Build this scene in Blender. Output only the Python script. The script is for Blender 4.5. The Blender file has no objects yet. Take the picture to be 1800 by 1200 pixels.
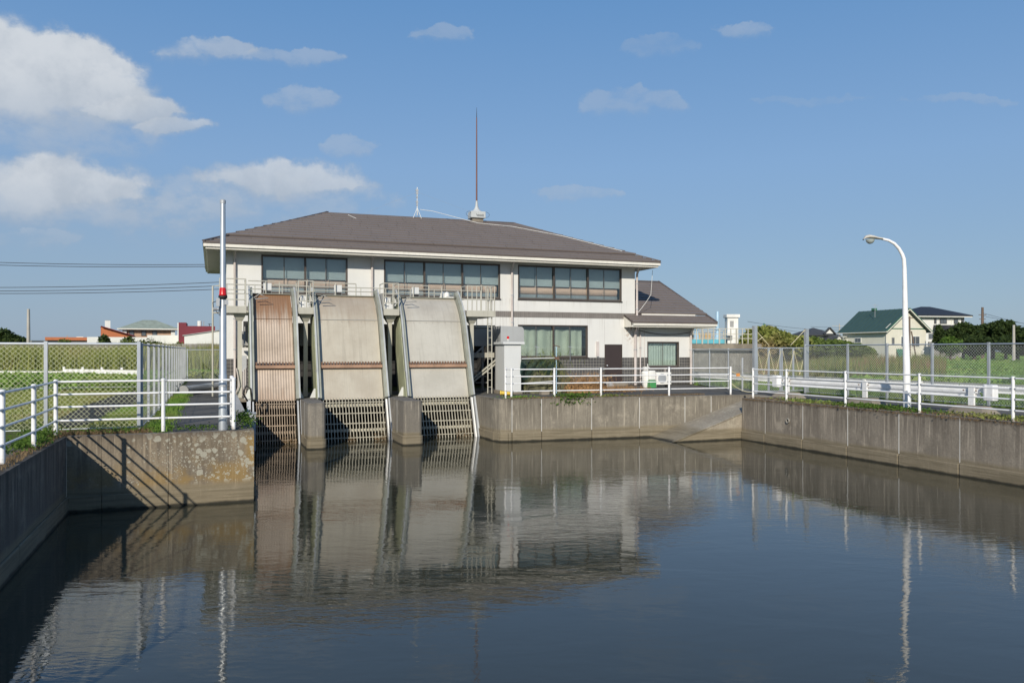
import bpy, math, random
import numpy as np
from mathutils import Matrix, Vector
random.seed(7)
R = math.radians
sc = bpy.context.scene
COL = sc.collection

# ------------------------------------------------------------------ camera
# world axes: x runs along the front of the pumping station, y away from the bank, z up; z = 0 is the deck
CS, CC = 0.35121, 0.93630            # heading of the camera
F_PX = 1400.0
cam_d = bpy.data.cameras.new('camera'); cam = bpy.data.objects.new('camera', cam_d); COL.objects.link(cam)
cam.location = (0, 0, 1.75); cam.rotation_euler = (R(90), 0, -math.atan2(CS, CC))
cam_d.sensor_width = 36; cam_d.lens = 28.0; cam_d.shift_y = 16 / 1800
cam_d.clip_start = 0.1; cam_d.clip_end = 6000
sc.camera = cam

# ------------------------------------------------------------------ sun
SUN = Vector((1.0, 1.75, -1.0)).normalized()
sun_d = bpy.data.lights.new('sun', 'SUN'); sun = bpy.data.objects.new('sun', sun_d); COL.objects.link(sun)
sun_d.energy = 4.2; sun_d.angle = R(0.5); sun_d.color = (1.0, 0.925, 0.80)
sun.rotation_euler = SUN.to_track_quat('-Z', 'Y').to_euler()
SUN_EL = math.asin(-SUN.z); SUN_AZ = math.atan2(-SUN.x, -SUN.y)

# ------------------------------------------------------------------ node helpers
class N:
    def __init__(s, tree): s.t = tree; s.n = tree.nodes; s.l = tree.links
    def new(s, typ, **kw):
        n = s.n.new(typ)
        for k, v in kw.items(): setattr(n, k, v)
        return n
    def put(s, sock, v):
        if isinstance(v, bpy.types.NodeSocket): s.l.new(v, sock)
        elif isinstance(v, (tuple, list)) and len(v) == 3 and sock.type == 'RGBA': sock.default_value = (*v, 1)
        else: sock.default_value = v
    def math(s, op, a, b=0.0, c=None, clamp=False):
        n = s.new('ShaderNodeMath', operation=op, use_clamp=clamp); s.put(n.inputs[0], a); s.put(n.inputs[1], b)
        if c is not None: s.put(n.inputs[2], c)
        return n.outputs[0]
    def mix(s, f, a, b, blend='MIX'):
        n = s.new('ShaderNodeMix', data_type='RGBA', blend_type=blend); n.clamp_factor = True
        s.put(n.inputs[0], f); s.put(n.inputs[6], a); s.put(n.inputs[7], b); return n.outputs[2]
    def rng(s, v, a, b, c=0.0, d=1.0, smooth=True):
        n = s.new('ShaderNodeMapRange'); n.interpolation_type = 'SMOOTHSTEP' if smooth else 'LINEAR'
        s.put(n.inputs[0], v); s.put(n.inputs[1], a); s.put(n.inputs[2], b); s.put(n.inputs[3], c); s.put(n.inputs[4], d)
        return n.outputs[0]
    def noise(s, vec, scale, detail=4, rough=0.55, dist=0.0):
        n = s.new('ShaderNodeTexNoise'); s.put(n.inputs['Vector'], vec)
        n.inputs['Scale'].default_value = scale; n.inputs['Detail'].default_value = detail
        n.inputs['Roughness'].default_value = rough; n.inputs['Distortion'].default_value = dist
        return n.outputs['Fac']
    def voro(s, vec, scale, feature='F1', out='Distance'):
        n = s.new('ShaderNodeTexVoronoi', feature=feature); s.put(n.inputs['Vector'], vec); n.inputs['Scale'].default_value = scale
        return n.outputs[out]
    def vscale(s, vec, sc3):
        n = s.new('ShaderNodeVectorMath', operation='MULTIPLY'); s.put(n.inputs[0], vec); n.inputs[1].default_value = sc3
        return n.outputs[0]
    def sep(s, vec):
        n = s.new('ShaderNodeSeparateXYZ'); s.put(n.inputs[0], vec); return n.outputs
    def pos(s): return s.new('ShaderNodeNewGeometry').outputs['Position']

def mat(name, fn=None, color=(0.5, 0.5, 0.5), rough=0.6, metal=0.0, var=0.12, nscale=1.5, bump=0.0, bscale=20, dirt=0.0, spec=0.5, island=0.0):
    """plain procedural paint / metal / stone: base colour, large soft variation, fine grain, vertical dirt streaks"""
    m = bpy.data.materials.new(name); m.use_nodes = True
    g = N(m.node_tree); b = m.node_tree.nodes['Principled BSDF']
    b.inputs['Roughness'].default_value = rough; b.inputs['Metallic'].default_value = metal
    b.inputs['Specular IOR Level'].default_value = spec
    if fn: fn(g, b); return m
    p = g.pos()
    c = g.mix(g.rng(g.noise(p, nscale, 5), 0.3, 0.7), tuple(x * (1 - var) for x in color), tuple(min(1, x * (1 + var)) for x in color))
    c = g.mix(0.25, c, g.mix(g.noise(p, nscale * 25, 3), tuple(x * 0.7 for x in color), tuple(min(1, x * 1.25) for x in color)))
    if dirt:
        st = g.noise(g.vscale(p, (9, 9, 0.5)), 1.0, 4, 0.6)
        c = g.mix(g.math('MULTIPLY', g.rng(st, 0.5, 0.75), dirt), c, (0.16, 0.13, 0.09))
    if island:
        r = g.new('ShaderNodeNewGeometry').outputs['Random Per Island']
        c = g.mix(g.math('MULTIPLY', r, island), c, tuple(x * 0.35 for x in color))
    g.put(b.inputs['Base Color'], c)
    if bump:
        bn = g.new('ShaderNodeBump'); bn.inputs['Strength'].default_value = bump; bn.inputs['Distance'].default_value = 0.02
        g.put(bn.inputs['Height'], g.noise(p, bscale, 5)); g.put(b.inputs['Normal'], bn.outputs[0])
    return m

# ------------------------------------------------------------------ world: sky and clouds by direction
w = bpy.data.worlds.new('World'); sc.world = w; w.use_nodes = True
g = N(w.node_tree); bg = w.node_tree.nodes['Background']
sky = g.new('ShaderNodeTexSky', sky_type='NISHITA'); sky.sun_disc = False
sky.sun_elevation = SUN_EL; sky.sun_rotation = SUN_AZ; sky.air_density = 1.0; sky.dust_density = 0.6; sky.ozone_density = 2.0; sky.altitude = 10
tc = g.new('ShaderNodeTexCoord').outputs['Generated']
d = g.sep(tc)
xr = g.math('SUBTRACT', g.math('MULTIPLY', d[0], CC), g.math('MULTIPLY', d[1], CS))
yr = g.math('MAXIMUM', g.math('ABSOLUTE', g.math('ADD', g.math('MULTIPLY', d[0], CS), g.math('MULTIPLY', d[1], CC))), 0.05)
P_ = g.math('DIVIDE', xr, yr); Q_ = g.math('DIVIDE', d[2], yr)
def warp(scale, amp, det):
    n_ = g.new('ShaderNodeTexNoise'); g.put(n_.inputs['Vector'], tc); n_.inputs['Scale'].default_value = scale; n_.inputs['Detail'].default_value = det; n_.inputs['Roughness'].default_value = 0.62
    c_ = g.sep(n_.outputs['Color']); return g.math('MULTIPLY', g.math('SUBTRACT', c_[0], 0.5), amp), g.math('MULTIPLY', g.math('SUBTRACT', c_[1], 0.5), amp)
w1, w2 = warp(8.0, 0.095, 6), warp(30.0, 0.028, 5)
P_ = g.math('ADD', P_, g.math('ADD', w1[0], w2[0])); Q_ = g.math('ADD', Q_, g.math('MULTIPLY', g.math('ADD', w1[1], w2[1]), 0.75))
nz = g.noise(tc, 7.0, 8, 0.6); nz2 = g.noise(g.vscale(tc, (1, 1, 1.6)), 22.0, 5, 0.6); nz3 = g.noise(tc, 2.5, 3, 0.5)
pert = g.math('ADD', g.math('MULTIPLY', g.math('SUBTRACT', nz, 0.5), 0.8), g.math('MULTIPLY', g.math('SUBTRACT', nz2, 0.5), 0.9))
clouds = [  # azimuth and elevation as tangents, half sizes, opacity
    (20, 165, 285, 125, 1.0, 1.3), (110, 115, 150, 75, 1.0, 1.1), (240, 195, 130, 45, 0.9, 1.2), (300, 225, 90, 26, 0.75, 1.2), (-80, 130, 260, 130, 1.0, 1.2),
    (130, 335, 160, 74, 0.95, 1.5), (20, 350, 180, 78, 0.8, 1.5), (220, 380, 220, 60, 0.42, 1.6), (500, 326, 170, 50, 0.85, 1.6), (430, 375, 300, 80, 0.42, 1.6), (60, 250, 260, 60, 0.4, 1.6),
    (370, 96, 100, 30, 0.6, 1.0), (515, 108, 110, 22, 0.42, 1.0), (520, 190, 75, 34, 0.42, 1.0), (610, 268, 50, 22, 0.38, 1.0),
    (790, 66, 55, 22, 0.36, 1.0), (1305, 46, 65, 20, 0.40, 1.0), (1165, 85, 70, 22, 0.22, 1.0), (1100, 180, 90, 30, 0.34, 1.0),
    (1012, 345, 70, 22, 0.36, 1.0), (1430, 180, 110, 10, 0.22, 1.0), (1700, 177, 110, 12, 0.26, 1.0), (60, 425, 90, 26, 0.35, 1.0)]
total = None; bright = None
for cx, cy, rx, ry, op, sh in clouds:
    px, qy = (cx - 900) / F_PX, (616 - cy) / F_PX; ax, ay = rx / F_PX, ry / F_PX
    dx = g.math('MULTIPLY', g.math('SUBTRACT', P_, px), 1 / ax); dy = g.math('MULTIPLY', g.math('SUBTRACT', Q_, qy), 1 / ay)
    f = g.math('SUBTRACT', 1.0, g.math('ADD', g.math('MULTIPLY', dx, dx), g.math('MULTIPLY', dy, dy)))
    f = g.math('ADD', f, pert if op >= 0.7 else g.math('MULTIPLY', pert, 1.9))
    soft = g.math('ADD', 0.30 * sh + 0.08, g.math('MULTIPLY', g.math('MAXIMUM', g.math('MULTIPLY', dy, -1.0), 0.0), 2.8))
    a = g.math('MULTIPLY', g.rng(g.math('DIVIDE', f, soft), 0.0, 1.0), op)
    if op < 0.7: a = g.math('MULTIPLY', a, g.rng(nz2, 0.30, 0.62, 0.25, 1.0))
    hb = g.math('MULTIPLY', a, g.rng(dy, -1.1, 0.55))
    total = a if total is None else g.math('SUBTRACT', 1.0, g.math('MULTIPLY', g.math('SUBTRACT', 1.0, total), g.math('SUBTRACT', 1.0, a)))
    bright = hb if bright is None else g.math('MAXIMUM', bright, hb)
# thin veil low over the horizon
veil = g.math('MULTIPLY', g.rng(Q_, 0.34, 0.0), g.math('ADD', 0.05, g.math('MULTIPLY', nz3, 0.6)))
veil = g.math('MULTIPLY', veil, g.rng(P_, 0.2, -0.6, 0.15, 1.0))
ramp = g.new('ShaderNodeValToRGB'); g.put(ramp.inputs[0], d[2]); cr0 = ramp.color_ramp
for i, (pos_, c_) in enumerate(((0.0, (.240, .350, .480)), (.08, (.225, .352, .512)), (.22, (.200, .352, .590)), (.40, (.118, .278, .548)), (1.0, (.055, .160, .40)))):
    e = cr0.elements[i] if i < 2 else cr0.elements.new(pos_)
    e.position = pos_; e.color = (*c_, 1)
k10 = g.new('ShaderNodeVectorMath', operation='SCALE'); g.put(k10.inputs[0], ramp.outputs[0]); k10.inputs['Scale'].default_value = 10.0
skyc = g.mix(0.80, sky.outputs[0], k10.outputs[0])
col = g.mix(veil, skyc, (2.9, 3.6, 4.7))
cc = g.mix(bright, (3.1, 3.9, 5.0), (5.8, 6.2, 6.7))
cc = g.mix(g.rng(g.noise(tc, 15.0, 5, 0.6), 0.42, 0.68, 0.0, 0.55), cc, (3.7, 4.3, 5.1))
col = g.mix(total, col, cc)
w.node_tree.links.new(col, bg.inputs['Color']); bg.inputs['Strength'].default_value = 0.10

vs = sc.view_settings; vs.view_transform = 'Standard'; vs.look = 'None'; vs.gamma = 1; vs.use_curve_mapping = False; vs.exposure = 0.10
sc.display_settings.display_device = 'sRGB'

# ------------------------------------------------------------------ where things stand: image bearings turned into places on known planes
def on_y(px, py, y):
    t = (px - 900) / F_PX; D = y / (CC - t * CS); return Vector((D * (t * CC + CS), y, 1.75 + (616 - py) / F_PX * D))
def on_x(px, py, x):
    t = (px - 900) / F_PX; D = x / (t * CC + CS); return Vector((x, D * (CC - t * CS), 1.75 + (616 - py) / F_PX * D))
def on_z(px, py, z=0.0):
    D = (1.75 - z) * F_PX / (py - 616); t = (px - 900) / F_PX; return Vector((D * (t * CC + CS), D * (CC - t * CS), z))
def at_d(px, py, D):
    t = (px - 900) / F_PX; return Vector((D * (t * CC + CS), D * (CC - t * CS), 1.75 + (616 - py) / F_PX * D))

# ------------------------------------------------------------------ mesh builder
class MB:
    def __init__(s): s.v = []; s.f = []; s.M = None
    def add(s, vs_, fs):
        k = len(s.v)
        if s.M is not None: vs_ = [s.M @ Vector(p) for p in vs_]
        s.v += [tuple(p) for p in vs_]; s.f += [tuple(i + k for i in f) for f in fs]; return s
    def box(s, x0, x1, y0, y1, z0, z1):
        return s.add([(x0, y0, z0), (x1, y0, z0), (x1, y1, z0), (x0, y1, z0), (x0, y0, z1), (x1, y0, z1), (x1, y1, z1), (x0, y1, z1)],
                     [(0, 3, 2, 1), (4, 5, 6, 7), (0, 1, 5, 4), (1, 2, 6, 5), (2, 3, 7, 6), (3, 0, 4, 7)])
    def bar(s, a, b, w_, h, up=(0, 0, 1)):
        """rectangular bar from a to b"""
        a, b = Vector(a), Vector(b); d_ = (b - a).normalized(); u_ = Vector(up)
        if abs(d_.dot(u_)) > 0.98: u_ = Vector((0, 1, 0))
        sx = d_.cross(u_).normalized() * w_ / 2; sy = sx.cross(d_).normalized() * h / 2
        vs_ = [p + i * sx + j * sy for p in (a, b) for i, j in ((-1, -1), (1, -1), (1, 1), (-1, 1))]
        return s.add(vs_, [(0, 1, 2, 3), (7, 6, 5, 4), (0, 4, 5, 1), (1, 5, 6, 2), (2, 6, 7, 3), (3, 7, 4, 0)])
    def tube(s, pts, r, n=8, caps=True):
        pts = [Vector(p) for p in pts]; rs = r if isinstance(r, (list, tuple)) else [r] * len(pts)
        vs_, fs = [], []; prev = None
        for i, p in enumerate(pts):
            t = (pts[min(i + 1, len(pts) - 1)] - pts[max(i - 1, 0)]).normalized()
            if prev is None:
                prev = t.orthogonal().normalized()
            x = (prev - t * prev.dot(t)).normalized(); prev = x; y = t.cross(x)
            for k in range(n):
                a = 2 * math.pi * k / n; vs_.append(p + (x * math.cos(a) + y * math.sin(a)) * rs[i])
        for i in range(len(pts) - 1):
            for k in range(n):
                a, b = i * n + k, i * n + (k + 1) % n; fs.append((a, b, b + n, a + n))
        if caps: fs += [tuple(range(n))[::-1], tuple(range((len(pts) - 1) * n, len(pts) * n))]
        return s.add(vs_, fs)
    def lathe(s, c, prof, n=16, axis='z'):
        c = Vector(c); vs_, fs = [], []
        for r, h in prof:
            for k in range(n):
                a = 2 * math.pi * k / n
                o = Vector((r * math.cos(a), r * math.sin(a), h)) if axis == 'z' else (Vector((r * math.cos(a), h, r * math.sin(a))) if axis == 'y' else Vector((h, r * math.cos(a), r * math.sin(a))))
                vs_.append(c + o)
        m = len(prof)
        for i in range(m - 1):
            for k in range(n):
                a, b = i * n + k, i * n + (k + 1) % n; fs.append((a, b, b + n, a + n))
        fs += [tuple(range(n))[::-1], tuple(range((m - 1) * n, m * n))]
        return s.add(vs_, fs)
    def prism(s, poly, a, b, axis='z'):
        """poly: 2-d points; extruded from a to b along axis (x: poly is y,z; y: poly is x,z; z: poly is x,y)"""
        def P(q, h): return (h, q[0], q[1]) if axis == 'x' else ((q[0], h, q[1]) if axis == 'y' else (q[0], q[1], h))
        n = len(poly); vs_ = [P(q, a) for q in poly] + [P(q, b) for q in poly]
        return s.add(vs_, [tuple(range(n))[::-1], tuple(range(n, 2 * n))] + [(i, (i + 1) % n, (i + 1) % n + n, i + n) for i in range(n)])
    def quad(s, *p): return s.add(list(p), [tuple(range(len(p)))])
    def seg(s, p, q, th, z0, z1):
        """upright slab from p to q, thickness to the left of p->q"""
        p, q = Vector((p[0], p[1])), Vector((q[0], q[1])); d_ = (q - p).normalized(); n = Vector((-d_.y, d_.x)) * th
        return s.prism([p, q, q + n, p + n], z0, z1)

def _mesh(name, mb, m, smooth=False):
    me = bpy.data.meshes.new(name); me.from_pydata(mb.v, [], mb.f); me.materials.append(m)
    me.validate(); 
    if smooth: me.polygons.foreach_set('use_smooth', [True] * len(me.polygons))
    me.update()
    if smooth: me.set_sharp_from_angle(angle=R(38))
    return me
def recalc(me):
    import bmesh
    b = bmesh.new(); b.from_mesh(me); bmesh.ops.recalc_face_normals(b, faces=b.faces); b.to_mesh(me); b.free()
ORG = {}
def obj(name, mb, m, parent=None, smooth=False, label=None, kind=None, bevel=0, fix=True):
    me = _mesh(name, mb, m, smooth)
    if fix: recalc(me)
    o = bpy.data.objects.new(name, me); COL.objects.link(o)
    if parent is not None:
        o.parent = parent; off = ORG.get(parent.name, Vector((0, 0, 0))); ORG[o.name] = off
        me.transform(Matrix.Translation(-off))
    if smooth:
        pass
    if label: o['label'] = label
    if kind: o['kind'] = kind
    if bevel:
        bv = o.modifiers.new('bevel', 'BEVEL'); bv.width = bevel; bv.segments = 2; bv.limit_method = 'ANGLE'
    return o
def piece(name, me, parent, loc, rot=(0, 0, 0)):
    """another copy of a small mesh, placed at a world spot under its thing"""
    o = bpy.data.objects.new(name, me); COL.objects.link(o); off = ORG.get(parent.name, Vector((0, 0, 0)))
    o.parent = parent; o.location = Vector(loc) - off; o.rotation_euler = rot; ORG[o.name] = Vector(loc); return o
def thing(name, label, cat, loc=(0, 0, 0), group=None):
    o = bpy.data.objects.new(name, None); COL.objects.link(o); o.location = loc; o.empty_display_size = 0.2
    o['label'] = label; o['category'] = cat
    if group: o['group'] = group
    ORG[o.name] = Vector(loc); return o
def solo(name, mb, m, label, cat, group=None, smooth=False, bevel=0, kind=None):
    o = obj(name, mb, m, None, smooth, bevel=bevel); c = sum((v.co for v in o.data.vertices), Vector()) / len(o.data.vertices)
    c.z = min(v.co.z for v in o.data.vertices); o.data.transform(Matrix.Translation(-c)); o.location = c
    o['label'] = label; o['category'] = cat
    if group: o['group'] = group
    if kind: o['kind'] = kind
    return o
def struct(name, mb, m, fix=True): return obj(name, mb, m, kind='structure', fix=fix)

# ------------------------------------------------------------------ materials
def concrete_fn(base, dark, lichen=0.0, streak=0.7, band=True, moss=0.0):
    def fn(g, b):
        p = g.pos(); s = g.sep(p)
        big = g.noise(p, 0.7, 6, 0.6); fine = g.noise(p, 26, 4, 0.7)
        c = g.mix(g.rng(big, 0.3, 0.7), tuple(x * 0.72 for x in base), tuple(x * 1.12 for x in base))
        c = g.mix(g.rng(fine, 0.25, 0.75, 0.0, 0.5), c, dark)
        st = g.noise(g.vscale(p, (5.5, 5.5, 0.35)), 1.0, 6, 0.68)
        run = g.math('MULTIPLY', g.rng(st, 0.43, 0.60), g.rng(s[2], -1.3, 0.0, 0.3, 1.0))
        c = g.mix(g.math('MULTIPLY', run, streak), c, dark)
        st2 = g.noise(g.vscale(p, (11, 11, 0.6)), 1.3, 4, 0.6)
        c = g.mix(g.rng(st2, 0.55, 0.72, 0.0, 0.5), c, tuple(min(0.6, x * 1.9) for x in base))
        pale = g.noise(p, 1.6, 6, 0.7)
        c = g.mix(g.rng(pale, 0.54, 0.72, 0.0, 0.42), c, tuple(min(0.6, x * 1.7) for x in base))
        if moss:
            mo = g.noise(g.vscale(p, (1.6, 1.6, 2.2)), 1.0, 5, 0.6)
            zone = g.math('MULTIPLY', g.rng(s[2], -1.25, -1.0), g.rng(s[2], -0.45, -0.9, 0.12, 1.0))
            zone = g.math('MAXIMUM', g.math('MULTIPLY', zone, g.rng(s[0], -2.6, -0.5, 0.5, 0.85)), g.math('MULTIPLY', g.rng(s[0], 0.55, 0.8), g.rng(s[2], -1.2, -1.0)))
            c = g.mix(g.math('MULTIPLY', g.rng(mo, 0.36, 0.56), g.math('MULTIPLY', zone, moss)), c, (0.27, 0.17, 0.045))
        if lichen:
            wob = g.new('ShaderNodeVectorMath', operation='ADD'); nn = g.new('ShaderNodeTexNoise'); g.put(nn.inputs['Vector'], p); nn.inputs['Scale'].default_value = 14; nn.inputs['Detail'].default_value = 4
            sc_ = g.new('ShaderNodeVectorMath', operation='SCALE'); g.put(sc_.inputs[0], nn.outputs['Color']); sc_.inputs['Scale'].default_value = 0.09
            g.put(wob.inputs[0], p); g.put(wob.inputs[1], sc_.outputs[0]); q = wob.outputs[0]
            tot = None
            for k, (scl, thr, cl) in enumerate(((4.6, 0.34, 0.53), (9.0, 0.33, 0.50), (21.0, 0.3, 0.50))):
                dst = g.voro(q, scl); area = g.noise(p, 1.1 + k * 0.5, 3, 0.6)
                area = g.math('ADD', area, g.rng(s[0], -2.8, 0.8, -0.09, 0.10))
                a = g.math('MULTIPLY', g.rng(dst, thr, thr - 0.05), g.rng(area, cl, cl + 0.05))
                tot = a if tot is None else g.math('MAXIMUM', tot, a)
            tot = g.math('MULTIPLY', tot, g.math('MULTIPLY', g.rng(s[2], -1.15, -1.0), lichen))
            lc = g.mix(g.noise(p, 30, 4), (0.24, 0.23, 0.18), (0.46, 0.44, 0.36))
            c = g.mix(tot, c, lc)
        if band:
            nb = g.math('ADD', s[2], g.math('MULTIPLY', g.math('SUBTRACT', g.noise(p, 2.2, 4), 0.5), 0.10))
            c = g.mix(g.rng(nb, -1.05, -1.18, 0.0, 0.75), c, (0.20, 0.165, 0.105))
            ln = g.noise(g.vscale(p, (0.6, 0.6, 16)), 1.0, 3, 0.6)
            c = g.mix(g.math('MULTIPLY', g.rng(nb, -1.1, -1.2), g.rng(ln, 0.45, 0.62, 0.0, 0.6)), c, (0.115, 0.095, 0.06))
            c = g.mix(g.rng(nb, -1.47, -1.53), c, (0.022, 0.02, 0.013))
        c = g.mix(g.math('MULTIPLY', g.rng(s[2], -0.16, -0.01), g.rng(g.noise(p, 4, 4), 0.35, 0.65, 0.2, 0.75)), c, dark)
        g.put(b.inputs['Base Color'], c)
        bn = g.new('ShaderNodeBump'); bn.inputs['Strength'].default_value = 0.5; bn.inputs['Distance'].default_value = 0.015
        g.put(bn.inputs['Height'], g.math('ADD', g.math('MULTIPLY', fine, 0.5), g.noise(p, 8, 5))); g.put(b.inputs['Normal'], bn.outputs[0])
    return fn
M = {}
M['conc'] = mat('concrete_wall', concrete_fn((0.275, 0.246, 0.195), (0.110, 0.095, 0.075)), rough=0.9)
M['conc_right'] = mat('concrete_right', concrete_fn((0.285, 0.248, 0.198), (0.105, 0.088, 0.070)), rough=0.9)
M['conc_lichen'] = mat('concrete_lichen', concrete_fn((0.25, 0.208, 0.150), (0.090, 0.072, 0.055), lichen=0.85, moss=0.75, streak=0.75), rough=0.9)
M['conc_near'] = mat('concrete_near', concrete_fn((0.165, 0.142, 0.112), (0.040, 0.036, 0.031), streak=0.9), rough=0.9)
M['pier'] = mat('concrete_pier', concrete_fn((0.25, 0.225, 0.185), (0.10, 0.092, 0.082), streak=0.7), rough=0.9)
M['ramp'] = mat('ramp_concrete', concrete_fn((0.36, 0.315, 0.245), (0.17, 0.148, 0.115), streak=0.15), rough=0.9)
M['conc_pale'] = mat('concrete_pale', concrete_fn((0.36, 0.34, 0.30), (0.16, 0.15, 0.13), band=False), rough=0.9)
M['conc_block'] = mat('concrete_block', color=(0.22, 0.19, 0.15), rough=0.9, var=0.3, bump=0.4)
M['joint'] = mat('joint_mortar', color=(0.50, 0.49, 0.46), rough=0.8, dirt=0.4)
M['joint_dark'] = mat('joint_dark', color=(0.05, 0.045, 0.04), rough=0.9)

def ground_fn(g, b):
    p = g.pos(); s = g.sep(p)
    n1 = g.noise(p, 0.12, 6, 0.6); n2 = g.noise(p, 2.5, 5, 0.7)
    c = g.mix(g.rng(n1, 0.35, 0.65), (0.075, 0.105, 0.022), (0.15, 0.16, 0.045))
    c = g.mix(g.rng(n2, 0.4, 0.75, 0.0, 0.7), c, (0.11, 0.085, 0.045))
    g.put(b.inputs['Base Color'], c)
M['ground'] = mat('ground_soil_grass', ground_fn, rough=1.0, spec=0.1)
def asphalt_fn(g, b):
    p = g.pos(); n1 = g.noise(p, 0.5, 6, 0.65); n2 = g.noise(p, 60, 3, 0.7)
    c = g.mix(g.rng(n1, 0.3, 0.7), (0.085, 0.082, 0.076), (0.16, 0.15, 0.135))
    c = g.mix(g.rng(n2, 0.3, 0.7, 0.0, 0.5), c, (0.05, 0.05, 0.048))
    c = g.mix(g.rng(g.noise(p, 2.1, 6, 0.7), 0.56, 0.7, 0.0, 0.7), c, (0.13, 0.105, 0.07))
    g.put(b.inputs['Base Color'], c)
M['asphalt'] = mat('asphalt', asphalt_fn, rough=0.95, spec=0.2)
def soil_fn(g, b):
    p = g.pos(); c = g.mix(g.rng(g.noise(p, 5, 6, 0.7), 0.3, 0.7), (0.06, 0.045, 0.03), (0.19, 0.145, 0.095))
    g.put(b.inputs['Base Color'], c)
M['soil'] = mat('soil', soil_fn, rough=1.0, spec=0.1)
M['ditch'] = mat('ditch_dark', color=(0.022, 0.019, 0.015), rough=1.0, var=0.4, nscale=4)  # near-black tone of the flat ditch strip

def water_fn(g, b):
    p = g.pos(); b.inputs['Base Color'].default_value = (0.040, 0.040, 0.027, 1); b.inputs['Roughness'].default_value = 0.0
    b.inputs['IOR'].default_value = 1.45; b.inputs['Specular IOR Level'].default_value = 0.5
    rot = g.new('ShaderNodeMapping'); g.put(rot.inputs['Vector'], p); rot.inputs['Rotation'].default_value = (0, 0, R(20)); q = rot.outputs[0]
    a1 = g.noise(g.vscale(q, (0.55, 1.0, 1)), 1.1, 3, 0.5, 0.6)
    a2 = g.noise(g.vscale(q, (0.40, 1.0, 1)), 8.0, 4, 0.5, 0.8)
    calm = g.rng(g.noise(p, 0.16, 3, 0.5), 0.38, 0.62, 0.35, 1.1)
    h = g.math('ADD', g.math('MULTIPLY', a1, 0.012), g.math('MULTIPLY', a2, g.math('MULTIPLY', calm, 0.0050)))
    bn = g.new('ShaderNodeBump'); bn.inputs['Strength'].default_value = 1.0; bn.inputs['Distance'].default_value = 0.55
    g.put(bn.inputs['Height'], h); g.put(b.inputs['Normal'], bn.outputs[0])
M['water'] = mat('water', water_fn)

def wall_paint_fn(g, b):
    p = g.pos(); s = g.sep(p)
    c = g.mix(g.rng(g.noise(p, 0.8, 5), 0.3, 0.7), (0.615, 0.612, 0.590), (0.660, 0.656, 0.628))
    st = g.noise(g.vscale(p, (9, 9, 0.28)), 1.0, 5, 0.65)
    under = g.math('MAXIMUM', g.math('MULTIPLY', g.rng(s[2], 3.75, 4.2), g.rng(s[2], 4.3, 4.22)), g.math('MULTIPLY', g.rng(s[2], 2.6, 3.34), g.rng(s[2], 3.45, 3.36)))
    c = g.mix(g.math('MULTIPLY', g.rng(st, 0.52, 0.70), g.math('ADD', 0.05, g.math('MULTIPLY', under, 0.30))), c, (0.30, 0.27, 0.22))
    rx = g.math('MULTIPLY', g.rng(s[0], 19.45, 19.75), g.rng(s[0], 20.6, 20.1)); rz_ = g.math('MULTIPLY', g.rng(s[2], 1.9, 2.7), g.rng(s[2], 3.3, 3.0))
    c = g.mix(g.math('MULTIPLY', g.math('MULTIPLY', rx, rz_), g.rng(g.noise(p, 7, 5, 0.7), 0.46, 0.62, 0.0, 0.85)), c, (0.27, 0.16, 0.09))
    g.put(b.inputs['Base Color'], c)
M['white_paint'] = mat('white_wall_paint', wall_paint_fn, rough=0.75)
M['cream_wall'] = mat('cream_wall', color=(0.66, 0.64, 0.54), rough=0.8, var=0.05, dirt=0.12)
M['gutter'] = mat('gutter_paint', color=(0.70, 0.67, 0.60), rough=0.5, var=0.05, dirt=0.15)
M['soffit'] = mat('soffit_board', color=(0.50, 0.47, 0.41), rough=0.8, var=0.08, dirt=0.2)
M['roof'] = mat('roof_slate', color=(0.175, 0.147, 0.133), rough=0.75, var=0.04, nscale=0.8, island=0.07, bump=0.2)
M['roof_edge'] = mat('roof_edge_metal', color=(0.11, 0.09, 0.085), rough=0.6)
M['tile'] = mat('wall_tile_dark', color=(0.095, 0.09, 0.088), rough=0.35, var=0.1, island=0.35)
M['tile_band'] = mat('band_tile', color=(0.20, 0.18, 0.165), rough=0.45, var=0.08, island=0.2)
M['grout'] = mat('tile_grout', color=(0.42, 0.41, 0.37), rough=0.9)
M['bronze'] = mat('window_frame_bronze', color=(0.085, 0.068, 0.058), rough=0.4, metal=0.3)
M['bronze_pale'] = mat('window_stile', color=(0.17, 0.155, 0.14), rough=0.4, metal=0.4)
M['door'] = mat('door_brown', color=(0.045, 0.032, 0.030), rough=0.45)
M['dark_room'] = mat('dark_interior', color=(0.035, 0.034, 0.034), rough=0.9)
M['room'] = mat('room_plaster', color=(0.30, 0.30, 0.28), rough=0.9)
M['reflection_panel'] = mat('reflection_grey_tone', color=(0.42, 0.46, 0.465), rough=0.85, var=0.1, nscale=0.5)  # grey-teal reflection of the upper glass, put into a flat colour
M['reflection_pink'] = mat('reflection_pink_tone', color=(0.80, 0.53, 0.40), rough=0.7, var=0.1)  # pinkish band reflected in the upper windows, put into a colour
M['curtain'] = mat('curtain_green', color=(0.62, 0.66, 0.58), rough=0.9)
M['curtain_blue'] = mat('curtain_pale_blue', color=(0.70, 0.76, 0.74), rough=0.9)
M['pipe'] = mat('downpipe_paint', color=(0.56, 0.50, 0.47), rough=0.45, dirt=0.2)
M['galv'] = mat('galvanised_steel', color=(0.50, 0.53, 0.56), rough=0.38, metal=0.55, var=0.1, nscale=3, dirt=0.1)
M['galv_dull'] = mat('galvanised_dull', color=(0.40, 0.42, 0.44), rough=0.55, metal=0.3, var=0.12, dirt=0.12)
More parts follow.
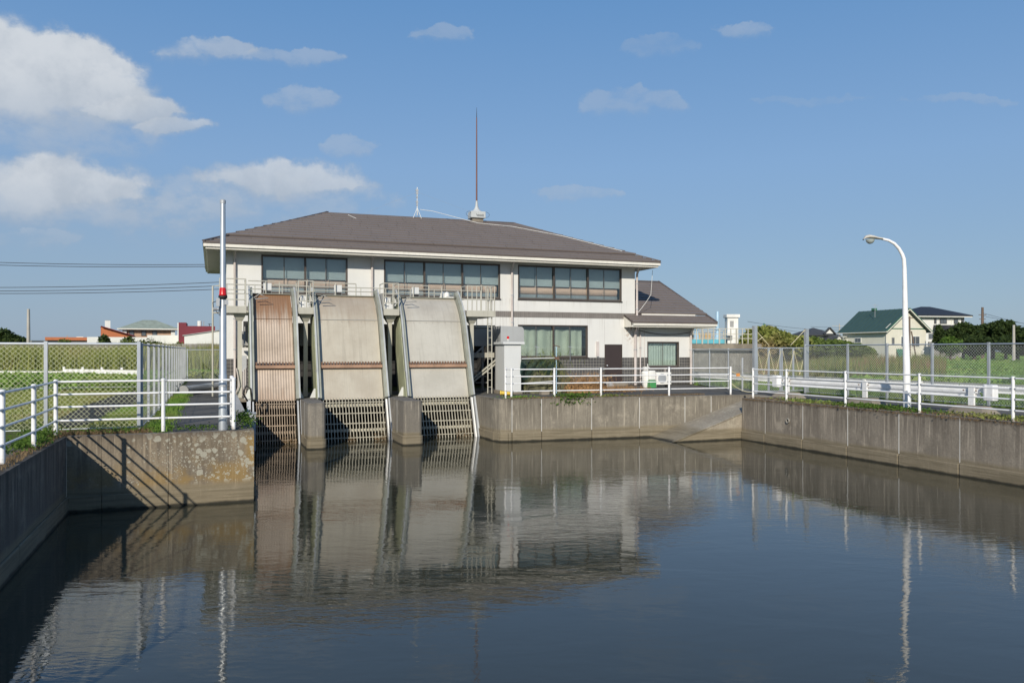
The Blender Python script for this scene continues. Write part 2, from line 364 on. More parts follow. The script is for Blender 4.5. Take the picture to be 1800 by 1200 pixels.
def rail_fn(g, b):
    p = g.pos(); s = g.sep(p); n1 = g.noise(p, 14, 5, 0.7); n2 = g.noise(p, 3, 4)
    c = g.mix(g.rng(n2, 0.3, 0.7), (0.72, 0.72, 0.71), (0.82, 0.82, 0.82))
    c = g.mix(g.math('MULTIPLY', g.rng(n1, 0.55, 0.72), g.rng(s[2], 0.9, 0.0, 0.12, 0.75)), c, (0.30, 0.20, 0.12))
    c = g.mix(g.math('MULTIPLY', g.rng(n1, 0.38, 0.6), g.rng(s[2], 0.14, 0.0, 0.0, 0.7)), c, (0.22, 0.17, 0.10))
    g.put(b.inputs['Base Color'], c); g.put(b.inputs['Roughness'], g.rng(n1, 0.3, 0.7, 0.3, 0.55))
M['white_rail'] = mat('white_enamel', rail_fn)
M['cream_steel'] = mat('cream_steel_paint', color=(0.44, 0.425, 0.36), rough=0.5, var=0.08, dirt=0.3)
M['frame_green'] = mat('frame_steel_greenish', color=(0.29, 0.30, 0.25), rough=0.5, metal=0.2, var=0.15, dirt=0.35)
M['side_green'] = mat('side_plate_algae', color=(0.34, 0.36, 0.24), rough=0.7, var=0.2, dirt=0.4)
M['frame_light'] = mat('guide_light', color=(0.46, 0.47, 0.45), rough=0.45, metal=0.3, dirt=0.25)
M['guide_white'] = mat('guide_white', color=(0.85, 0.84, 0.80), rough=0.3, dirt=0.05)
M['plate_blue'] = mat('plate_bluegrey', color=(0.42, 0.44, 0.46), rough=0.55, dirt=0.25)
M['rust_beam'] = mat('rusty_beam', color=(0.36, 0.22, 0.145), rough=0.75, var=0.25, dirt=0.3)
M['rust_beam_dark'] = mat('rusty_tooth', color=(0.17, 0.10, 0.065), rough=0.8, var=0.3)
M['bar_rust'] = mat('grate_bar_rust', color=(0.32, 0.25, 0.18), rough=0.7, var=0.25, nscale=4, dirt=0.4)
M['bar_pale'] = mat('grate_bar_pale', color=(0.41, 0.385, 0.305), rough=0.6, var=0.15, nscale=4, dirt=0.3)
M['machine'] = mat('machine_grey', color=(0.30, 0.30, 0.29), rough=0.5, dirt=0.3)
M['machine_white'] = mat('machine_white', color=(0.75, 0.74, 0.70), rough=0.4, dirt=0.2)
M['black'] = mat('black_rubber', color=(0.018, 0.018, 0.018), rough=0.7)
M['cab_white'] = mat('cabinet_paint', color=(0.60, 0.61, 0.60), rough=0.4, var=0.03, dirt=0.08)
M['cab_grey'] = mat('hood_paint', color=(0.38, 0.39, 0.39), rough=0.45, var=0.05, dirt=0.12)
M['red'] = mat('red_lamp', color=(0.55, 0.015, 0.015), rough=0.15)
M['rod'] = mat('rod_rust_red', color=(0.15, 0.055, 0.038), rough=0.6)
M['rod_base'] = mat('rod_base_grey', color=(0.45, 0.47, 0.47), rough=0.5, dirt=0.2)
M['wire_green'] = mat('chain_link_yellowed', color=(0.50, 0.52, 0.33), rough=0.5, var=0.1)
M['wire_grey'] = mat('chain_link_grey', color=(0.60, 0.62, 0.60), rough=0.45, metal=0.3, var=0.1)
M['wire_dull'] = mat('chain_link_dull', color=(0.30, 0.31, 0.31), rough=0.6)
M['cable_black'] = mat('cable_black', color=(0.03, 0.03, 0.035), rough=0.7)
M['cable_white'] = mat('cable_white', color=(0.65, 0.65, 0.62), rough=0.6)
M['rope'] = mat('rope_cream', color=(0.62, 0.56, 0.36), rough=0.8)
M['yellow'] = mat('yellow_paint', color=(0.60, 0.42, 0.05), rough=0.5, dirt=0.3)
M['blue_pipe'] = mat('pale_blue_paint', color=(0.34, 0.50, 0.62), rough=0.4)
M['cyan_base'] = mat('cyan_paint', color=(0.09, 0.38, 0.46), rough=0.5)
M['ochre'] = mat('ochre_panel', color=(0.42, 0.30, 0.15), rough=0.7)
M['teal_net'] = mat('teal_net', color=(0.05, 0.13, 0.12), rough=0.9, var=0.3, nscale=3)
M['heap'] = mat('rotting_heap', color=(0.095, 0.09, 0.05), rough=1.0, var=0.5, nscale=5, bump=0.8, bscale=14)
M['straw'] = mat('dry_straw', color=(0.42, 0.24, 0.10), rough=0.9, island=0.6)
M['green_plastic'] = mat('green_plastic', color=(0.06, 0.28, 0.09), rough=0.4)
M['orange_tag'] = mat('orange_plastic', color=(0.62, 0.25, 0.06), rough=0.6)
M['lamp_head'] = mat('lamp_head_paint', color=(0.58, 0.55, 0.48), rough=0.45, dirt=0.35)
M['lamp_glass'] = mat('lamp_glass', color=(0.36, 0.40, 0.38), rough=0.1, spec=0.8)

def sheet_fn(c0, c1, rust):
    def fn(g, b):
        p = g.pos(); s = g.sep(p); b.inputs['Roughness'].default_value = 0.5; b.inputs['Metallic'].default_value = 0.15
        c = g.mix(g.rng(g.noise(p, 0.9, 6, 0.6), 0.3, 0.7), c0, c1)
        st = g.noise(g.vscale(p, (7, 0.4, 0.4)), 1.0, 6, 0.65)
        c = g.mix(g.rng(st, 0.5, 0.74, 0.0, 0.4), c, tuple(x * 0.62 for x in c0))
        st2 = g.noise(g.vscale(p, (22, 0.5, 0.5)), 1.0, 4, 0.6)
        c = g.mix(g.rng(st2, 0.56, 0.75, 0.0, 0.2), c, tuple(min(0.75, x * 1.35) for x in c1))
        c = g.mix(g.rng(g.noise(p, 9, 5, 0.7), 0.55, 0.8, 0.0, 0.35), c, tuple(x * 0.55 for x in c0))
        zr_ = g.math('ADD', s[2], g.math('MULTIPLY', g.math('SUBTRACT', st, 0.5), 2.2))
        c = g.mix(g.rng(zr_, 2.6, 3.5, 0.0, rust), c, (0.26, 0.135, 0.065))
        c = g.mix(g.rng(zr_, 0.45, -0.1, 0.0, rust * 0.55), c, (0.25, 0.16, 0.10))
        g.put(b.inputs['Base Color'], c)
    return fn
M['sheet1'] = mat('screen_sheet_rusty', sheet_fn((0.30, 0.235, 0.175), (0.44, 0.355, 0.28), 0.9))
M['sheet2'] = mat('screen_sheet_tan', sheet_fn((0.40, 0.355, 0.28), (0.48, 0.44, 0.355), 0.22))
M['sheet3'] = mat('screen_sheet_grey', sheet_fn((0.42, 0.395, 0.335), (0.50, 0.475, 0.41), 0.08))

def glass_mat(name, tint, gl=0.25, rough=0.02):
    m = bpy.data.materials.new(name); m.use_nodes = True; t = m.node_tree; t.nodes.remove(t.nodes['Principled BSDF']); g = N(t)
    tr = g.new('ShaderNodeBsdfTransparent'); tr.inputs[0].default_value = (*tint, 1)
    go = g.new('ShaderNodeBsdfGlossy'); go.inputs['Roughness'].default_value = rough; go.inputs[0].default_value = (0.9, 0.95, 0.95, 1)
    fr = g.new('ShaderNodeFresnel'); fr.inputs[0].default_value = 1.5
    f = g.math('ADD', fr.outputs[0], gl, clamp=True)
    mx = g.new('ShaderNodeMixShader'); g.put(mx.inputs[0], f); t.links.new(tr.outputs[0], mx.inputs[1]); t.links.new(go.outputs[0], mx.inputs[2])
    t.links.new(mx.outputs[0], t.nodes['Material Output'].inputs['Surface']); return m
M['glass'] = glass_mat('window_glass', (0.88, 0.91, 0.91), 0.03)
M['glass_low'] = glass_mat('window_glass_low', (0.84, 0.87, 0.85), 0.05)

def leaf_mat(name, c0, c1, c2=None, hue_scale=0.5):
    def fn(g, b):
        p = g.pos(); r = g.new('ShaderNodeNewGeometry').outputs['Random Per Island']
        c = g.mix(r, c0, c1)
        if c2: c = g.mix(g.rng(g.noise(p, hue_scale, 4), 0.48, 0.66), c, c2)
        g.put(b.inputs['Base Color'], c)
        b.inputs['Roughness'].default_value = 0.75; b.inputs['Specular IOR Level'].default_value = 0.2
        t = g.t; tl = g.new('ShaderNodeBsdfTranslucent'); g.put(tl.inputs[0], g.mix(1.0, c, (1.0, 1.1, 0.6), 'MULTIPLY'))
        mx = g.new('ShaderNodeMixShader'); mx.inputs[0].default_value = 0.3
        t.links.new(b.outputs[0], mx.inputs[1]); t.links.new(tl.outputs[0], mx.inputs[2]); t.links.new(mx.outputs[0], t.nodes['Material Output'].inputs['Surface'])
    return mat(name, fn)
M['leaf_tree'] = leaf_mat('leaf_dark_green', (0.022, 0.040, 0.012), (0.060, 0.092, 0.025))
M['leaf_hedge'] = leaf_mat('leaf_mid_green', (0.0747, 0.115, 0.0253), (0.161, 0.2127, 0.0517))
M['leaf_reed'] = leaf_mat('reed_green', (0.1495, 0.1898, 0.0403), (0.299, 0.3105, 0.0862), (0.3105, 0.2415, 0.115), 0.25)
M['leaf_weed'] = leaf_mat('weed_green', (0.055, 0.115, 0.018), (0.12, 0.19, 0.035))
M['grass_pale'] = leaf_mat('grass_mown', (0.187, 0.2255, 0.055), (0.319, 0.341, 0.1045), (0.275, 0.231, 0.11), 0.4)
M['grass_green'] = leaf_mat('grass_lush', (0.1121, 0.2168, 0.0329), (0.2242, 0.3513, 0.0673), (0.2541, 0.299, 0.0822), 0.3)
M['crop'] = leaf_mat('crop_green', (0.1126, 0.225, 0.042), (0.2326, 0.36, 0.0826), (0.27, 0.315, 0.09), 0.12)
M['reed_brown'] = leaf_mat('reed_brown', (0.1265, 0.1771, 0.0443), (0.2656, 0.2783, 0.0886), (0.291, 0.1771, 0.1139), 0.3)
M['reed_dry'] = leaf_mat('dry_grass', (0.17, 0.11, 0.06), (0.34, 0.24, 0.14))
M['bark'] = mat('bark', color=(0.09, 0.065, 0.045), rough=0.9, var=0.3)

# ------------------------------------------------------------------ foliage helpers
rs = np.random.RandomState(3)
def raw_mesh(name, V, k, m):
    """V: (n*k,3) vertices, faces of k vertices each"""
    n = len(V) // k; me = bpy.data.meshes.new(name); me.vertices.add(len(V)); me.vertices.foreach_set('co', V.astype(np.float32).ravel())
    me.loops.add(n * k); me.loops.foreach_set('vertex_index', np.arange(n * k, dtype=np.int32)); me.polygons.add(n)
    me.polygons.foreach_set('loop_start', np.arange(0, n * k, k, dtype=np.int32)); me.polygons.foreach_set('loop_total', np.full(n, k, dtype=np.int32))
    me.materials.append(m); me.update(); return me
def blades(P, h, wd, lean=0.35):
    n = len(P); a = rs.uniform(0, 2 * np.pi, n); hh = h * rs.uniform(0.55, 1.25, n) * np.ones(n); ww = wd * rs.uniform(0.6, 1.4, n)
    dx = np.stack([np.cos(a), np.sin(a), np.zeros(n)], 1) * ww[:, None] / 2
    b = rs.uniform(0, 2 * np.pi, n); tip = np.stack([np.cos(b) * lean * hh * rs.rand(n), np.sin(b) * lean * hh * rs.rand(n), hh], 1)
    V = np.empty((n, 3, 3)); V[:, 0] = P - dx; V[:, 1] = P + dx; V[:, 2] = P + tip
    return V.reshape(-1, 3)
def leaf_quads(P, size, up=0.3):
    n = len(P); a = rs.normal(size=(n, 3)); a[:, 2] *= 1 - up; a /= np.linalg.norm(a, axis=1)[:, None] + 1e-9
    b = np.cross(a, rs.normal(size=(n, 3))); b /= np.linalg.norm(b, axis=1)[:, None] + 1e-9
    s_ = (size * rs.uniform(0.5, 1.3, n))[:, None]; V = np.empty((n, 4, 3))
    V[:, 0] = P - a * s_; V[:, 1] = P - b * s_ * 0.55; V[:, 2] = P + a * s_; V[:, 3] = P + b * s_ * 0.55
    return V.reshape(-1, 3)
def stuff(name, V, k, m, label=None, cat=None):
    o = bpy.data.objects.new(name, raw_mesh(name, V, k, m)); COL.objects.link(o); o['kind'] = 'stuff'
    if label: o['label'] = label
    if cat: o['category'] = cat
    return o
def crown_points(c, rad, n, lobes=9, flat=0.8):
    c = np.array(c); L = [(np.zeros(3), 0.62)]
    for i in range(lobes):
        v = rs.normal(size=3); v /= np.linalg.norm(v); v[2] = abs(v[2]) * 0.9 - 0.15
        L.append((v * 0.58, rs.uniform(0.28, 0.5)))
    out = []
    for i in range(len(L)):
        o_, r_ = L[i]; k = int(n * r_ ** 2 / sum(x[1] ** 2 for x in L)); d_ = rs.normal(size=(k, 3)); d_ /= np.linalg.norm(d_, axis=1)[:, None]
        out.append(o_ + d_ * r_ * rs.uniform(0.72, 1.05, k)[:, None])
    P = np.concatenate(out); P[:, 2] *= flat
    return P * np.array(rad) + c
def shrub(name, c, rad, n, size, m, label, cat, group=None, trunk=True, lobes=9, base=0.0):
    t = thing(name, label, cat, (c[0], c[1], base), group)
    V = leaf_quads(crown_points(c, rad, n, lobes), size); o = bpy.data.objects.new('crown', raw_mesh('crown', V - np.array([c[0], c[1], base]), 4, m)); COL.objects.link(o); o.parent = t
    if trunk:
        b = MB(); b.tube([(c[0], c[1], base), (c[0] + 0.1, c[1], c[2] - rad[2] * 0.3)], [rad[0] * 0.10, rad[0] * 0.05], 7)
        for k in range(3):
            a = k * 2.1; b.tube([(c[0], c[1], base + (c[2] - base) * 0.45), (c[0] + math.cos(a) * rad[0] * 0.5, c[1] + math.sin(a) * rad[1] * 0.5, c[2] + rad[2] * 0.2)], [rad[0] * 0.05, rad[0] * 0.02], 5)
        obj('trunk', b, M['bark'], t)
    return t
def weed(c, r, h, n, label, m='leaf_weed', group='weeds growing on the canal walls', size=0.035, droop=0.0):
    P = rs.normal(size=(n, 3)) * np.array([r[0], r[1], h * 0.4]) * 0.5 + np.array([0, 0, h * 0.45]); P[:, 2] = np.abs(P[:, 2])
    if droop: k = rs.rand(n) < 0.5; P[k, 1] = -abs(P[k, 1]) * 0.4 - 0.14; P[k, 2] = -rs.rand(k.sum()) * droop
    o = thing('weed_clump', label, 'weeds', c, group); f = bpy.data.objects.new('foliage', raw_mesh('foliage', leaf_quads(P, size), 4, M[m])); COL.objects.link(f); f.parent = o; f['kind'] = 'stuff'; return o

WZ = -1.55                      # water level
FY = 35.85                      # front of the pumping station
LW, LF, LE = -2.8, 18.37, 0.84  # bank wall on the near side, cross wall, its end
RX = 18.4                       # wall on the far side

# ================================================================== ground and water
b = MB(); z = -0.03
FW = [(9.7, 27.0), (16.0, 26.6), (18.4, 26.42)]     # far bank wall line
for poly in ([(-900, -60), (LW - .1, -60), (LW - .1, 1500), (-900, 1500)],
             [(LW - .1, LF + .1), (LE - .1, LF + .1), (LE - .1, 1500), (LW - .1, 1500)],
             [(LE - .1, 34.2), (9.6, 34.2), (9.6, 1500), (LE - .1, 1500)],
             [(9.8, 27.1), (16.0, 26.7), (18.4, 26.52), (20.22, 26.40), (20.22, 1500), (9.6, 1500), (9.6, 27.6)],
             [(RX + .1, -60), (1500, -60), (1500, 24.7), (RX + .1, 24.7)],
             [(20.22, 24.7), (1500, 24.7), (1500, 1500), (20.22, 1500)]):
    b.add([(x, y, z) for x, y in poly], [tuple(range(len(poly)))])
struct('ground', b, M['ground'])
b = MB(); b.add([(-2.95, -60, WZ), (18.55, -60, WZ), (18.55, 27, WZ), (9.75, 27.3, WZ), (9.75, 34.3, WZ), (.7, 34.3, WZ), (.7, 18.5, WZ), (-2.95, 18.5, WZ)], [tuple(range(8))])
struct('water', b, M['water'])
def flat(name, polys, m, z):
    b = MB()
    for poly in polys: b.add([(x, y, z) for x, y in poly], [tuple(range(len(poly)))])
    return struct(name, b, m)
flat('path', [[(-1.35, LF + .2), (LE - .2, LF + .2), (LE - .2, 35.4), (.3, 50), (-1.35, 50)], [(-6.0, -20), (-3.1, -20), (-3.1, 17.7), (-6.0, 17.7)]], M['asphalt'], -0.022)
flat('yard_pavement', [[(9.95, 27.25), (16.0, 26.95), (18.4, 26.75), (20.25, 26.6), (22.6, 26.6), (23.2, 35.8), (9.95, 35.8)]], M['asphalt'], -0.022)
flat('service_road', [[(18.75, -40), (22.7, -40), (22.7, 24.6), (18.75, 24.6)], [(20.3, 24.6), (22.7, 24.6), (22.7, 26.6), (20.3, 26.6)]], M['asphalt'], -0.022)
flat('wall_top_soil', [[(LW - .3, LF + .22), (-1.3, LF + .22), (-1.3, LF + .9), (LW - .3, LF + 1.0)], [(-3.15, -5), (-2.9, -5), (-2.9, 18.3), (-3.15, 18.3)], [(18.6, -10), (18.95, -10), (18.95, 24.6), (18.6, 24.6)]], M['soil'], -0.016)
DITCH = [on_z(*q, -.012) for q in ((252, 670), (214, 691), (150, 712), (95, 740), (112, 751), (160, 744), (205, 726), (252, 704))]
DITCH = [Vector((min(q.x, -1.7), max(q.y, 19.75), q.z)) for q in DITCH]
b = MB(); b.add(DITCH, [tuple(range(8))])
struct('drainage_ditch', b, M['ditch'])

# ================================================================== canal walls
def wall_run(t, p, q, cuts, m, z0=-2.2, z1=0.0, th=0.28, joint=True, foot=True):
    gp = .013 if joint else .002
    """retaining wall from p to q (water on the left-hand side of p->q), cast in panels with mortar joints"""
    p, q = Vector((*p, 0)), Vector((*q, 0)); d_ = (q - p).normalized(); n = Vector((-d_.y, d_.x, 0)); L = (q - p).length
    cs = [0] + [c for c in cuts if 0.1 < c < L - 0.1] + [L]
    for i in range(len(cs) - 1):
        a, c = p + d_ * (cs[i] + (gp if i else 0)), p + d_ * (cs[i + 1] - (gp if i < len(cs) - 2 else 0))
        bb = MB(); bb.seg((a.x, a.y), (c.x, c.y), -th, z0, z1); obj('wall_panel', bb, m, t, bevel=0.012 if joint else .003)
        if foot:
            bb = MB(); e, f_ = a + n * 0.045, c + n * 0.045; bb.seg((e.x, e.y), (f_.x, f_.y), -0.0445, z0, -1.22 + 0.01 * math.sin(i * 3)); obj('footing', bb, m, t, bevel=0.02)
    if joint:
        for c in cs[1:-1]:
            a = p + d_ * (c - 0.013) + n * 0.003; e = p + d_ * (c + 0.013) + n * 0.003
            bb = MB(); bb.seg((a.x, a.y), (e.x, e.y), -0.1, -1.2, -0.03); obj('joint_strip', bb, M['joint'], t)
t = thing('concrete_canal_wall', 'shaded dark grey canal wall receding along the near bank under the white railing', 'wall', (LW, 8, 0))
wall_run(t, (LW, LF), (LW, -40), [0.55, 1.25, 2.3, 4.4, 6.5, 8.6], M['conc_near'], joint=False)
t = thing('concrete_canal_wall', 'sunlit cross wall spotted with white lichen and ochre moss below the pole', 'wall', (-1, LF, 0))
wall_run(t, (LE, LF), (LW, LF), [1.73, 3.0], M['conc_lichen'], joint=False)
t = thing('concrete_canal_wall', 'hidden return wall running from the lichen covered cross wall back to the screens', 'wall', (LE, 25, 0))
wall_run(t, (LE, 33.9), (LE, LF + .28), [], M['conc'], th=0.28, joint=False)
t = thing('concrete_canal_wall', 'long grey far bank wall with white vertical joints and a round drain hole', 'wall', (13, 27, 0))
def along(p, q, px):
    # distance along p->q where it is met by the bearing px
    tt = (px - 900) / F_PX; dx, dy = tt * CC + CS, CC - tt * CS; ex, ey = q[0] - p[0], q[1] - p[1]; L = math.hypot(ex, ey)
    s_ = (p[0] * dy - p[1] * dx) / (ey / L * dx - ex / L * dy); return s_
W0, W1 = (20.3, 26.29), (9.98, 26.99)
wall_run(t, W0, W1, sorted(along(W0, W1, x) for x in (900, 952, 1040, 1124, 1204, 1250)), M['conc'])
wall_run(t, (9.98, 26.99), (9.72, 27.13), [], M['conc'], joint=False)
wall_run(t, (9.72, 27.13), (9.62, 27.5), [], M['conc'], joint=False)
wall_run(t, (9.62, 27.5), (9.5, 34.0), [1.0], M['conc'], joint=False)
b = MB(); c = on_y(1022, 738, 26.88); b.lathe((c.x, 26.86, c.z), [(0.075, 0.0), (0.075, .06), (.055, .06), (.055, 0.0)], 14, 'y'); obj('drain_collar', b, M['conc_pale'], t)
b = MB(); b.lathe((c.x, 26.87, c.z), [(0.052, 0.0), (0.052, .03)], 14, 'y'); obj('drain_hole', b, M['black'], t)
t = thing('concrete_canal_wall', 'brown stained retaining wall with five white joints under the street lamp', 'wall', (RX, 18, 0))
cr = sorted(24.72 - on_x(x, 0, RX).y for x in (1345, 1411, 1490, 1580, 1687)); cr += [cr[-1] + 2.1 * k for k in range(1, 8)]
wall_run(t, (RX, -30), (RX, 24.72), sorted(54.72 - c_ for c_ in cr), M['conc_right'])
wall_run(t, (RX + .28, 24.72), (20.3, 24.72), [], M['conc_right'], joint=False, foot=False, th=0.25)
b = MB(); c = on_x(1386, 739, RX); b.lathe((RX - .012, c.y, c.z), [(0.085, 0.0), (0.085, -.05), (.06, -.05), (.06, 0.0)], 14, 'x'); obj('drain_collar', b, M['conc_pale'], t)
# boat ramp
b = MB(); rp = [(15.2, 24.75), (20.24, 24.75), (20.24, 26.28), (15.2, 26.62)]
zr = lambda x: min(0.0, -1.54 + (x - 15.5) * 0.325)
b.add([(x, y, -2.2) for x, y in rp] + [(x, y, zr(x)) for x, y in rp], [(0, 1, 2, 3), (4, 5, 6, 7), (0, 1, 5, 4), (1, 2, 6, 5), (2, 3, 7, 6), (3, 0, 4, 7)])
t = thing('boat_ramp', 'sloping concrete ramp rising out of the water to the far bank', 'ramp', (17, 25.6, -1.6))
obj('ramp_slab', b, M['ramp'], t)
b = MB(); b.add([(15.3, 24.71, zr(15.3) + .005), (18.4, 24.71, zr(18.4) + .005), (18.4, 24.83, zr(18.4) + .005), (15.3, 24.83, zr(15.3) + .005)] + [(15.3, 24.71, zr(15.3) + .03), (18.4, 24.71, zr(18.4) + .03), (18.4, 24.83, zr(18.4) + .03), (15.3, 24.83, zr(15.3) + .03)],
      [(0, 1, 2, 3), (4, 5, 6, 7), (0, 1, 5, 4), (1, 2, 6, 5), (2, 3, 7, 6), (3, 0, 4, 7)])
obj('ramp_curb', b, M['ramp'], t)
for (x0, x1, lab) in ((2.95, 3.55, 'rounded concrete pier between the rusty screen and the middle screen'), (6.2, 6.88, 'rounded concrete pier between the middle screen and the grey screen')):
    y0 = 27.25; r = 0.16; poly = [(x0, 33.5), (x0, y0 + r)] + [(x0 + r - r * math.cos(a), y0 + r - r * math.sin(a)) for a in (0.4, 0.8, 1.2)] + \
        [(x1 - r + r * math.sin(a), y0 + r - r * math.cos(a)) for a in (0.2, 0.6, 1.0, 1.4)] + [(x1, 33.5)]
    t = thing('canal_pier', lab, 'pier', (x0, y0, -2.2), 'piers dividing the intake bays')
    b = MB(); b.prism(poly, -2.2, 0.0); obj('pier_shaft', b, M['pier'], t, bevel=0.02)
    b = MB(); b.box(x0 - .004, x0 + .05, 28.30, 28.33, -1.2, -.04); obj('joint_strip', b, M['joint'], t)
    cx_, cy_ = (x0 + x1) / 2, 30
    b = MB(); b.prism([(cx_ + (x - cx_) * 1.09, y - 0.03) for x, y in poly], -2.2, -1.22); obj('footing', b, M['pier'], t, bevel=0.02)

# ================================================================== screens
def prof(z):                      # line of a screen sheet (y, z): straight and inclined, bending back at the top
    if z < 2.75: return 29.2 + (z + 1.55) * 0.385
    k = z - 2.75; return 29.2 + 4.3 * 0.385 + k * 0.385 + 0.40 * k * k
ZS = [-2.0, -1.5, -1.0, -0.5, -0.06]; ZT = [-0.06, 0.3, 0.7, 1.1, 1.5, 1.9, 2.3, 2.75, 2.95, 3.15, 3.32, 3.48, 3.62, 3.74, 3.83, 3.88]
TOPB = [(31.75, 3.905), (31.95, 3.90)]
def path(off=0.0, lo=-0.06):      # points of the profile pushed out towards the water by off
    pts = [(prof(z_), z_) for z_ in ([z_ for z_ in ZS if z_ >= lo - 1e-6] + ZT[1:] if lo < -0.06 else ZT)] + TOPB; out = []
    for i, p in enumerate(pts):
        a, c_ = pts[max(i - 1, 0)], pts[min(i + 1, len(pts) - 1)]; tx, tz = c_[0] - a[0], c_[1] - a[1]; L = math.hypot(tx, tz)
        out.append((p[0] - tz / L * off, p[1] + tx / L * off))
    return out
def strip(x0, x1, off0, off1, lo=-0.06):
    """bent bar following the profile, from x0 to x1 and between two offsets"""
    A, B_ = path(off0, lo), path(off1, lo); n = len(A); vs_ = []
    for i in range(n): vs_ += [(x0, *A[i]), (x1, *A[i]), (x1, *B_[i]), (x0, *B_[i])]
    fs = [(0, 1, 2, 3), (4 * n - 1, 4 * n - 2, 4 * n - 3, 4 * n - 4)]
    for i in range(n - 1):
        for k in range(4): a = 4 * i + k; c_ = 4 * i + (k + 1) % 4; fs.append((a, c_, c_ + 4, a + 4))
    return MB().add(vs_, fs)
def screen(x0, x1, nb, ribs, amp, m, mbar, label, white_right=True):
    t = thing('intake_screen', label, 'screen', (x0, 29.2, WZ), 'inclined debris screens in front of the pumping station')
    # hood sheet, ribbed across
    A = path(0.0); n = ribs * 6; vs_, fs = [], []
    for (py_, pz_) in A:
        for k in range(n + 1):
            x = x0 + (x1 - x0) * k / n; ph = (k % 6) / 6; o = amp * (1 if ph in (0.5, 4 / 6) else (0.5 if ph in (2 / 6, 5 / 6) else 0))
            vs_.append((x, py_ - o, pz_ + o * 0.35))
    for i in range(len(A) - 1):
        for k in range(n): a = i * (n + 1) + k; fs.append((a, a + 1, a + n + 2, a + n + 1))
    obj('hood_sheet', MB().add(vs_, fs), m, t, smooth=False)
    y_, z_ = prof(2.93), 2.93
    b = MB(); b.bar((x0, y_ - .012, z_), (x1, y_ - .012, z_), 0.03, 0.018); obj('sheet_seam', b, M['rust_beam_dark'] if m is M['sheet1'] else M['machine'], t)
    b = MB(); b.bar((x0, 31.75, 3.915), (x1, 31.75, 3.915), 0.05, 0.03); obj('top_edge', b, M['frame_green'], t)
    bm_ = MB(); bm_.lathe((0, 0, 0), [(.012, 0), (.012, .006), (.005, .010)], 6, 'y'); me = _mesh('bolt', bm_, M['machine'])
    for k in range(9): piece('bolt', me, t, (x0 + (k + .5) * (x1 - x0) / 9, prof(2.86) - .012, 2.86), (0, 0, math.pi))
    P = np.stack([rs.uniform(x0, x1, 420), np.zeros(420), -1.55 + np.abs(rs.normal(0, .10, 420))], 1); P[:, 1] = 29.2 + (P[:, 2] + 1.55) * .385 - .05
    P = P[np.sin(P[:, 0] * 5 + x0) > .1]; wd_ = stuff('caught_weed', blades(P, .07, .02, 1.5) - np.array(ORG[t.name]), 3, M['reed_dry']); wd_.parent = t
    # side frames
    for side, xa, xb in ((-1, x0 - 0.14, x0 - 0.02), (1, x1 + 0.02, x1 + 0.14)):
        obj('side_channel', strip(xa, xb, -0.05, 0.25), M['frame_green'], t)
        xc = xa if side < 0 else xb
        obj('guide_rail', strip(xc - .030, xc + .030, 0.255, 0.30), M['frame_light'], t)
        pts = [(p[0], p[1]) for p in path(0.0) if p[1] < 3.7]; e = 0.02
        poly = pts + [(32.15, 3.45), (32.1, 3.1), (31.9, 2.2), (31.3, -0.02)]
        xp = xa - 0.02 if side < 0 else xb
        b = MB(); b.prism(poly, xp, xp + 0.02, 'x'); obj('side_plate', b, M['side_green'], t)
        for zz in (1.0, 2.3, 3.2):
            b = MB(); b.bar((xc, prof(zz) - .22, zz), (xc, prof(zz) - .16, zz + .01), 0.10, 0.07); obj('guide_clamp', b, M['machine'], t)
        obj('lower_guide', strip(xa + (0.0 if side < 0 else -.02), xb - .03, 0.02, 0.12, -2.0) if False else MB().prism([(prof(-2) - .16, -2), (prof(-2), -2), (prof(-.06), -.06), (prof(-.06) - .16, -.06)], xa + .035, xb - .035, 'x'), M['guide_white'] if side > 0 and white_right else M['plate_blue'], t)
        xq = xa - 0.15 if side < 0 else xb + 0.02
        b = MB(); b.prism([(prof(-2) - .22, -2), (prof(-2) + .1, -2), (prof(0) + .1, 0.0), (prof(0) - .18, 0.0)], xq, xq + 0.13, 'x'); obj('nose_plate', b, M['plate_blue'], t)
        # foot gusset
        xg = xa - .22 if side < 0 else xb + .02
        b = MB(); b.prism([(xg, 0.0), (xg + .2, 0.0), (xg + (.2 if side < 0 else 0.05), .34), (xg + (.15 if side < 0 else 0.0), .34)], 30.3, 30.36, 'y'); obj('foot_gusset', b, M['cab_white'], t)
    # torsion bracket on the top left corner
    b = MB(); b.tube([(x0 + .02, 31.2, 3.72), (x0 + .22, 31.05, 3.86), (x0 + .52, 30.98, 3.70), (x0 + .05, 31.0, 3.66)], 0.02, 6); obj('lifting_bracket', b, M['machine'], t)
    # rake beam and its teeth
    y_ = prof(1.16); b = MB(); b.bar((x0 - .02, y_ - .09, 1.16), (x1 + .02, y_ - .09, 1.16), 0.14, 0.115); rb = obj('rake_beam', b, M['rust_beam'], t, bevel=.008)
    b = MB(); b.prism([(-0.115, 0.0), (0.0, 0.0), (0.0, 0.12), (-0.04, 0.12), (-0.13, 0.045)], -0.028, 0.028, 'x'); me = _mesh('rake_tooth', b, M['rust_beam_dark']); recalc(me)
    nt = int((x1 - x0) / 0.108)
    for k in range(nt): piece('rake_tooth', me, rb, (x0 + (k + 0.5) * (x1 - x0) / nt, y_ - 0.03, 1.215))
    # bar grate below the sheet
    p0, p1 = Vector((0, prof(-2.0) + .0, -2.0)), Vector((0, prof(0.0), 0.0))
    b = MB(); b.bar(p0, p1, 0.022, 0.07, up=(0, 0, 1)); me = _mesh('grate_bar', b, mbar); recalc(me)
    for k in range(nb): piece('grate_bar', me, t, (x0 + (k + .5) * (x1 - x0) / nb, 0, 0))
